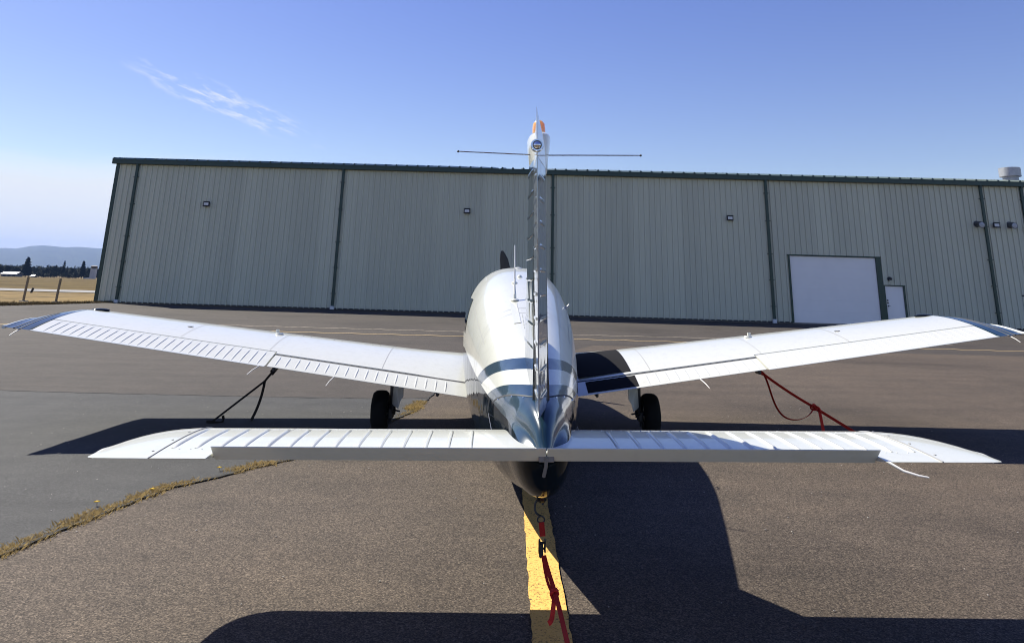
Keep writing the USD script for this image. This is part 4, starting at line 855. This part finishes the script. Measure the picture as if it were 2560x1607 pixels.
sobj('return_strap', ribbon(spline([(-.012, .285, .372), (-.003, .18, .328), (.006, .13, .310), (.022, .075, .300)], 14), .012, .003, (1., .3, .3)), M['red'], ts, oT, smooth=30)
kT = np.array([.024, .07, .304])
sobj('knot', cat_([tube([kT + np.array([.014 * math.cos(a), .010 * math.sin(2 * a + p_), .017 * math.sin(a)]) for a in np.linspace(0, 2 * np.pi, 14)[:-1]], .0065, 7, True) for p_ in (0., 1.6)]), M['red'], ts, oT)
sobj('loose_end', ribbon(spline([kT + (0, -.005, -.008), (.020, .045, .285), (.012, .02, .249), (.004, .005, .231), (-.006, .0, .224)], 16), .019, .003, (1., .3, .2)), M['red'], ts, oT, smooth=30)
# ------------------------------------------------------------------ weeds in the joint, leaves
M['weed'] = mat('dry_weed', {'o': ('geometry', {}), 'r': ('rgb_ramp', {'ramp': [(0., (.34, .25, .11)), (.35, (.60, .46, .21)), (.65, (.46, .40, .17)), (1., (.78, .65, .38))]}), 'p': ('principled_bsdf', {'roughness': .85, 'specular_ior_level': .15}), 't': ('translucent_bsdf', {}), 'm': ('mix_closure', {'fac': .4})},
    [('o.random_per_island', 'r.fac'), ('r.color', 'p.base_color'), ('r.color', 't.color'), ('p.BSDF', 'm.closure1'), ('t.BSDF', 'm.closure2')], surface='m.closure')
def blades(centres, hs, spread, lean=.5):
    V, F = [], []
    for (x, y), h in zip(centres, hs):
        for _ in range(spread):
            a = rnd.uniform(0, 2 * math.pi); px, py = x + rnd.gauss(0, .018), y + rnd.gauss(0, .018); z = float(G(px, py)); w = rnd.uniform(.0012, .003); hh = h * rnd.uniform(.4, 1.15)
            dx, dy = math.cos(a), math.sin(a); L = lean * hh * rnd.uniform(.3, 1.6); b = a + rnd.uniform(.8, 2.2); n = len(V)
            V += [(px - dy * w, py + dx * w, z - .002), (px + dy * w, py - dx * w, z - .002), (px + dx * L * .5 + dy * w, py + dy * L * .5 - dx * w, z + hh * .7), (px + dx * L, py + dy * L, z + hh)]
            F += [(n, n + 1, n + 2), (n, n + 2, n + 3)]
    return TM(V, F)
wp = np.asarray(WEED); wl_ = np.r_[0, np.cumsum(np.linalg.norm(np.diff(wp, axis=0), axis=1))]
cs, hs = [], []
dens = lambda y: float(np.interp(y, [-3, .9, 1.3, 1.36, 1.42, 1.9, 1.97, 2.02, 2.52, 2.56, 2.72, 2.78, 3.0, 3.1, 3.6, 5.2, 5.5, 6.3], [.8, 1., .9, .35, .9, .9, .5, 1., .9, .12, .12, .8, .8, .12, .25, .1, .8, .9]))
for s_ in np.arange(0, wl_[-1], .0026):
    x, y = np.interp(s_, wl_, wp[:, 0]), np.interp(s_, wl_, wp[:, 1]); dn_ = dens(y) * (.25 + 1.3 * float(meshkit.noise(np.array([[s_ * 4., 3.1, 0]]))[0]))
    if rnd.random() > dn_: continue
    t = wp[min(len(wp) - 2, int(np.searchsorted(wl_, s_, 'right') - 1))]
    off = rnd.uniform(-.115, .035) * min(1, dn_ + .1); cs.append((x + off, y - off * .3)); hs.append(.016 + .018 * dn_)
obj('weeds', blades(cs, hs, 7, 1.0), M['weed'], smooth=False, label='dry brown weeds growing along the joint between the two asphalts', cat='weeds', kind='stuff')
M['leaf'] = plain('yellow_petal', (.75, .52, .03), .6)
for i, ((x, y), lab) in enumerate((((-2.80, 1.86), 'yellow flower head on the grey asphalt nearest the camera'), ((-2.58, 2.17), 'yellow flower head beside the widest dry weeds'), ((-2.34, 2.78), 'yellow flower head under the left stabilator, farthest of three'))):
    th_ = thing('flower', lab, 'flower', gp(x, y))
    ms = []
    for k_ in range(9):
        a = k_ * 2 * np.pi / 9; p = np.array([(0, 0, .034), (.010 * math.cos(a - .3), .010 * math.sin(a - .3), .038), (.020 * math.cos(a), .020 * math.sin(a), .036), (.010 * math.cos(a + .3), .010 * math.sin(a + .3), .038)]); ms.append(TM(np.vstack([p, p - (0, 0, .002)]), [(0, 1, 2), (0, 2, 3), (4, 6, 5), (4, 7, 6), (0, 5, 1), (0, 4, 5), (1, 6, 2), (1, 5, 6), (2, 7, 3), (2, 6, 7), (3, 4, 0), (3, 7, 4)]))
    obj('petals', cat_(ms), M['leaf'], th_, smooth=False); obj('stem', tube([(0, .01, -.004), (0.004, 0, .015), (0, 0, .035)], .0015, 5), M['weed'], th_)
# small stones and grit on the old asphalt
gr = []
for _ in range(420):
    x, y = rnd.uniform(-6.5, 4.5), rnd.uniform(.3, 6.2); r_ = rnd.uniform(.002, .0055); m = trimesh.creation.icosphere(0); m.vertices *= np.array([r_ * rnd.uniform(.7, 1.4), r_ * rnd.uniform(.7, 1.4), r_ * .6]); m.apply_translation((x, y, float(G(x, y)) + .008 + r_ * .3)); gr.append(m)
M['grit'] = plain('pale_grit', (.30, .275, .24), .9, var=.5, scale=40.)
obj('grit', cat_(gr), M['grit'], smooth=False, label='pale grit scattered on the asphalt', cat='grit', kind='stuff')
# ------------------------------------------------------------------ the field beyond the left end of the hangar
M['post'] = plain('weathered_post', (.20, .155, .095), .9, var=.3, scale=20.)
def seen(u, v, y):
    """ground point on the line of sight of the photo, at distance y"""
    c = CAM; cp_, sp_ = math.cos(c['pitch']), math.sin(c['pitch']); f = np.array([math.sin(c['yaw']) * cp_, math.cos(c['yaw']) * cp_, sp_]); r = np.array([math.cos(c['yaw']), -math.sin(c['yaw']), 0.]); u_ = np.cross(r, f)
    a, b = math.cos(c['roll']), math.sin(c['roll']); r, u_ = a * r + b * u_, -b * r + a * u_
    d_ = f + r * (u - c['ppx']) / c['f'] - u_ * (v - c['ppy']) / c['f']; return np.array(c['pos']) + d_ * ((y - c['pos'][1]) / d_[1])
for i, (u, v, lab) in enumerate(((57, 757, 'leaning wooden fence post at the left edge of the dry field'), (139, 757, 'leaning wooden fence post nearer to the hangar corner'))):
    p = seen(u, v, 36.2); t = thing('fence_post', lab, 'fence post', (p[0], p[1], float(G(p[0], p[1]))))
    P = [np.array([(+.06 * math.cos(a) + lx, .06 * math.sin(a), z) for a in np.linspace(0, 2 * np.pi, 10, False)]) for z, lx in ((-.2, 0), (.6, .02), (1.20 - .04 * i, .045), (1.23 - .04 * i, .046))]
    obj('post', oriented(loft(P)), M['post'], t)
    obj('post_footing', bevel_box(-.16, .2, -.16, .16, -.1, .04, .03), M['sandy'] if 'sandy' in M else M['sand'], t, smooth=False)
p = seen(79, 722, 52.); sg_ = thing('marker', 'small dark marker post leaning by the far taxiway', 'marker', (p[0], p[1], float(G(p[0], p[1]))))
obj('marker_plate', TM(np.array([(-.08, 0, 0), (.08, 0, 0), (.18, 0, .34), (.04, 0, .37), (-.08, .05, 0), (.08, .05, 0), (.18, .05, .34), (.04, .05, .37)]), [(0, 1, 2), (0, 2, 3), (4, 6, 5), (4, 7, 6), (0, 5, 1), (0, 4, 5), (1, 6, 2), (1, 5, 6), (2, 7, 3), (2, 6, 7), (3, 4, 0), (3, 7, 4)]), M['dark'], sg_, smooth=False)
# tufts of dry grass along the apron edge
cs, hs = [], []
for _ in range(2600):
    t = rnd.random(); x = -60 + 39 * t ** .35; y = float(np.interp(x, [e[0] for e in edge], [e[1] for e in edge])) + abs(rnd.gauss(0, 2.2)) + .05; cs.append((x, y)); hs.append(rnd.uniform(.05, .16))
M['drygrass'] = mat('dry_grass_blade', {'o': ('geometry', {}), 'r': ('rgb_ramp', {'ramp': [(0., (.11, .08, .032)), (.5, (.20, .145, .065)), (1., (.28, .21, .10))]}), 'p': ('principled_bsdf', {'roughness': .9, 'specular_ior_level': .1})}, [('o.random_per_island', 'r.fac'), ('r.color', 'p.base_color')])
def tufts(centres, hs, n, w0):
    V, F = [], []
    for (x, y), h in zip(centres, hs):
        for _ in range(n):
            a = rnd.uniform(0, 2 * math.pi); px, py = x + rnd.gauss(0, .12), y + rnd.gauss(0, .12); z = float(G(px, py)) - .012; w = w0 * rnd.uniform(.6, 1.5); dx, dy = math.cos(a), math.sin(a); hh = h * rnd.uniform(.5, 1.2); k_ = len(V)
            V += [(px - dy * w, py + dx * w, z), (px + dy * w, py - dx * w, z), (px + dx * hh * .6, py + dy * hh * .6, z + hh)]; F.append((k_, k_ + 1, k_ + 2))
    return TM(V, F)
obj('dry_grass', tufts(cs, hs, 12, .012), M['drygrass'], smooth=False, label='straw coloured dry grass along the apron edge', cat='grass', kind='stuff')
# --- trees, barns, tower about half a kilometre away
TY = 430.
def at_far(u, dy=0.): p = seen(u, 690, TY + dy); return p[0], p[1], float(G(p[0], p[1]))
M['bark'] = plain('bark', (.06, .045, .035), .9)
def foliage(name, c): return mat(name, {'o': ('geometry', {}), 'r': ('rgb_ramp', {'ramp': [(0., tuple(x * .55 for x in c)), (.6, c), (1., tuple(x * 1.7 for x in c))]}), 'p': ('principled_bsdf', {'roughness': .85, 'specular_ior_level': .15})}, [('o.random_per_island', 'r.fac'), ('r.color', 'p.base_color')])
M['conifer'] = foliage('conifer_needles', (.020, .034, .020)); M['broad'] = foliage('broadleaf_leaves', (.040, .058, .026)); M['scrub'] = foliage('pale_scrub_leaves', (.085, .10, .055))
def crown(kind, h, w, n, seed):
    r = np.random.default_rng(seed); V, F = [], []
    for _ in range(n):
        t = r.random() ** .8
        if kind == 'conifer':
            z = h * (.08 + .92 * t); rad = w / 2 * (1 - t) ** .8 * (.72 + .28 * math.sin(t * 40 + seed)) + .12
            rr = rad * math.sqrt(r.random()) if r.random() < .35 else rad * (.75 + .3 * r.random()); s_ = .10 * w * (.6 + .7 * r.random()) * (1 - .55 * t)
        else:
            c = r.normal(size=3); c /= np.linalg.norm(c); q_ = .55 + .45 * r.random(); z = h * .56 + c[2] * h * .42 * q_; rr = w / 2 * q_ * math.hypot(c[0], c[1]) * (.8 + .35 * math.sin(5 * math.atan2(c[1], c[0]) + seed)); s_ = .09 * w * (.6 + .8 * r.random())
        a = r.random() * 2 * np.pi if kind == 'conifer' else math.atan2(c[1], c[0]); p = np.array([rr * math.cos(a), rr * math.sin(a), z]); k_ = len(V)
        for _k in range(3): V.append(p + r.normal(size=3) * s_ * np.array([1, 1, .55 if kind == 'conifer' else .8]))
        F.append((k_, k_ + 1, k_ + 2))
    return TM(V, F)
def tree(name, label, u, h, w, kind, seed, dy=0., n=1400, group=None, mt=None):
    x, y, z = at_far(u, dy); t = thing(name, label, 'tree', (x, y, z), group=group)
    obj('trunk', tube([(0, 0, -.3), (0, 0, h * .5), (0, 0, h * .93)], [w * .045, w * .03, w * .008], 7), M['bark'], t); obj('crown', crown(kind, h, w, n, seed), M[mt or kind], t, smooth=False); return t
tree('conifer_tree', 'broad dark conifer beside the low white roofed barn', 63, 10.8, 6.6, 'conifer', 3, 0, 2600)
tree('conifer_tree', 'slender dark conifer in the middle of the far treeline', 156, 9.6, 3.2, 'conifer', 5, 5, 1500)
tree('conifer_tree', 'dark conifer just left of the white tower', 204, 9.6, 4.6, 'conifer', 8, -4, 2000)
for i, u in enumerate(np.arange(-14, 262, 5.6)):
    if abs(u - 63) < 6: continue
    k_ = ('broad', 'conifer')[1 if (rnd.random() < .55 and u > 75) else 0]; h = rnd.uniform(6.0, 7.8) * (1.0 if u < 60 else .95)
    tree('forest_tree', 'dark green tree in the dense far treeline', u + rnd.uniform(-2, 2), h, h * rnd.uniform(.55, .9) if k_ == 'broad' else h * .42, k_, 20 + i, rnd.uniform(18, 60), 500, 'trees of the far treeline')
for i, u in enumerate((88, 97, 108, 118, 128, 137, 160, 172, 182, 190, 214, 220)):
    tree('shrub', 'low rounded shrub in front of the far treeline', u, rnd.uniform(2.4, 3.6), rnd.uniform(2.6, 4.), 'broad', 90 + i, rnd.uniform(2, 8), 380, 'shrubs in front of the treeline', mt='scrub' if i % 3 == 0 else 'broad')
# dark mass behind the single trees
ms = []
for i in range(46):
    x, y, z = at_far(-30 + i * 6.6, rnd.uniform(66, 90)); m = crown('broad', rnd.uniform(6, 7.6), 5.5, 260, 300 + i); m.apply_translation((x, y, z)); ms.append(m)
obj('far_wood', cat_(ms), M['broad'], smooth=False, label='dense dark wood behind the far treeline', cat='wood', kind='stuff')
M['barnroof'] = plain('pale_metal_roof', (.36, .37, .38), .4); M['barnwall'] = plain('barn_wall', (.12, .115, .10), .8); M['concretew'] = plain('white_tower_wall', (.36, .35, .33), .8, var=.1, scale=.5)
def gable(name, label, u, L, W_, hw_, hr, dy, rot=0.):
    x, y, z = at_far(u, dy); t = thing(name, label, 'barn', (x, y, z), rot)
    obj('wall', box(-L / 2, L / 2, -W_ / 2, W_ / 2, -.5, hw_), M['barnwall'], t, smooth=False)
    for sg in (-1, 1):
        V = [(-L / 2 - .3, sg * (W_ / 2 + .4), hw_ - .1), (L / 2 + .3, sg * (W_ / 2 + .4), hw_ - .1), (L / 2 + .3, 0, hr), (-L / 2 - .3, 0, hr)]; V += [(a, b, c + .12) for a, b, c in V]
        obj('roof', oriented(TM(V, [(0, 2, 1), (0, 3, 2), (4, 5, 6), (4, 6, 7), (0, 1, 5), (0, 5, 4), (3, 7, 6), (3, 6, 2), (0, 4, 7), (0, 7, 3), (1, 2, 6), (1, 6, 5)])), M['barnroof'], t, smooth=False)
    for k_ in range(3): obj('doorway', box(-L / 2 + 1.2 + k_ * L / 3.2, -L / 2 + 2.8 + k_ * L / 3.2, -W_ / 2 - .03, -W_ / 2 + .02, -.3, hw_ * .8), M['dark'], t, smooth=False)
gable('barn', 'low barn with a pale metal roof left of the big conifer', 29, 8.6, 6., 1.5, 2.5, -6)
gable('shed', 'tiny white roofed shed right of the big conifer', 84, 1.8, 2.4, .5, 1.15, -10)
x, y, z = at_far(232, -2); tw2 = thing('tower', 'pale airport control tower with a dark cab at the hangar corner', 'tower', (x, y, z))
obj('shaft', bevel_box(-1.3, 1.3, -1.3, 1.3, -.5, 5.6, .1), M['concretew'], tw2, smooth=False)
obj('cab', oriented(loft([np.array([(c * math.cos(a), c * math.sin(a), zz) for a in np.linspace(0, 2 * np.pi, 8, False) + np.pi / 8]) for zz, c in ((5.6, 1.4), (5.9, 1.5), (7.0, 1.75))])), M['window'], tw2, smooth=False)
obj('cab_roof', oriented(loft([np.array([(c * math.cos(a), c * math.sin(a), zz) for a in np.linspace(0, 2 * np.pi, 8, False) + np.pi / 8]) for zz, c in ((7.0, 1.9), (7.15, 1.9), (7.4, .8))])), M['concretew'], tw2, smooth=False)
obj('base_building', box(-4.6, -1.3, -1.5, 1.5, -.5, .6), M['barnroof'], tw2, smooth=False)
# ------------------------------------------------------------------ hills
HY_ = 5200.
def hill_top(u): return float(np.interp(u, [-900, -500, -200, 0, 10, 25, 38, 60, 90, 110, 128, 150, 190, 235, 260, 330, 480, 800, 1300], [640, 628, 625, 619.5, 620, 621, 619, 615, 613, 614, 616, 618, 617, 621, 619, 622, 628, 650, 668]))
us = np.linspace(-900, 1300, 260); V = []
for k_, (fd, fh) in enumerate(((0., 0.), (.05, .35), (.11, .66), (.20, .9), (.30, 1.), (.5, .8))):
    for u in us:
        top = seen(u, hill_top(u), HY_ * 1.3); p = seen(u, 690, HY_ * (1 + fd)); zt_ = top[2]; n_ = float(meshkit.fbm(np.array([[u * .03, k_ * .7, 2.]]), 4)[0]) - .5
        V.append((p[0], p[1], -12 + (zt_ + 12) * fh * (1 + (.10 * n_ if fh < 1 else .012 * n_))))
v, f = grid(np.array(V).reshape(6, 260, 3)); th2 = TM(v, f)
if th2.face_normals[:, 2].mean() < 0: th2.invert()
M['hill'] = plain('forested_hill', (.030, .046, .032), .95, var=.35, scale=.01)
obj('hills', th2, M['hill'], smooth=True, kind='structure')
# ------------------------------------------------------------------ haze: one closed box of thin air round everything
M['haze'] = usdkit.material(stage, '/World/Looks/haze_air', {'v': ('principled_volume', {'color': (.30, .50, 1.), 'density': 0.72e-4, 'anisotropy': .0})}, [], volume='v.volume')
obj('haze', box(-9600, 9600, -6600, 9600, -16, 330), M['haze'], smooth=False, kind='stuff')
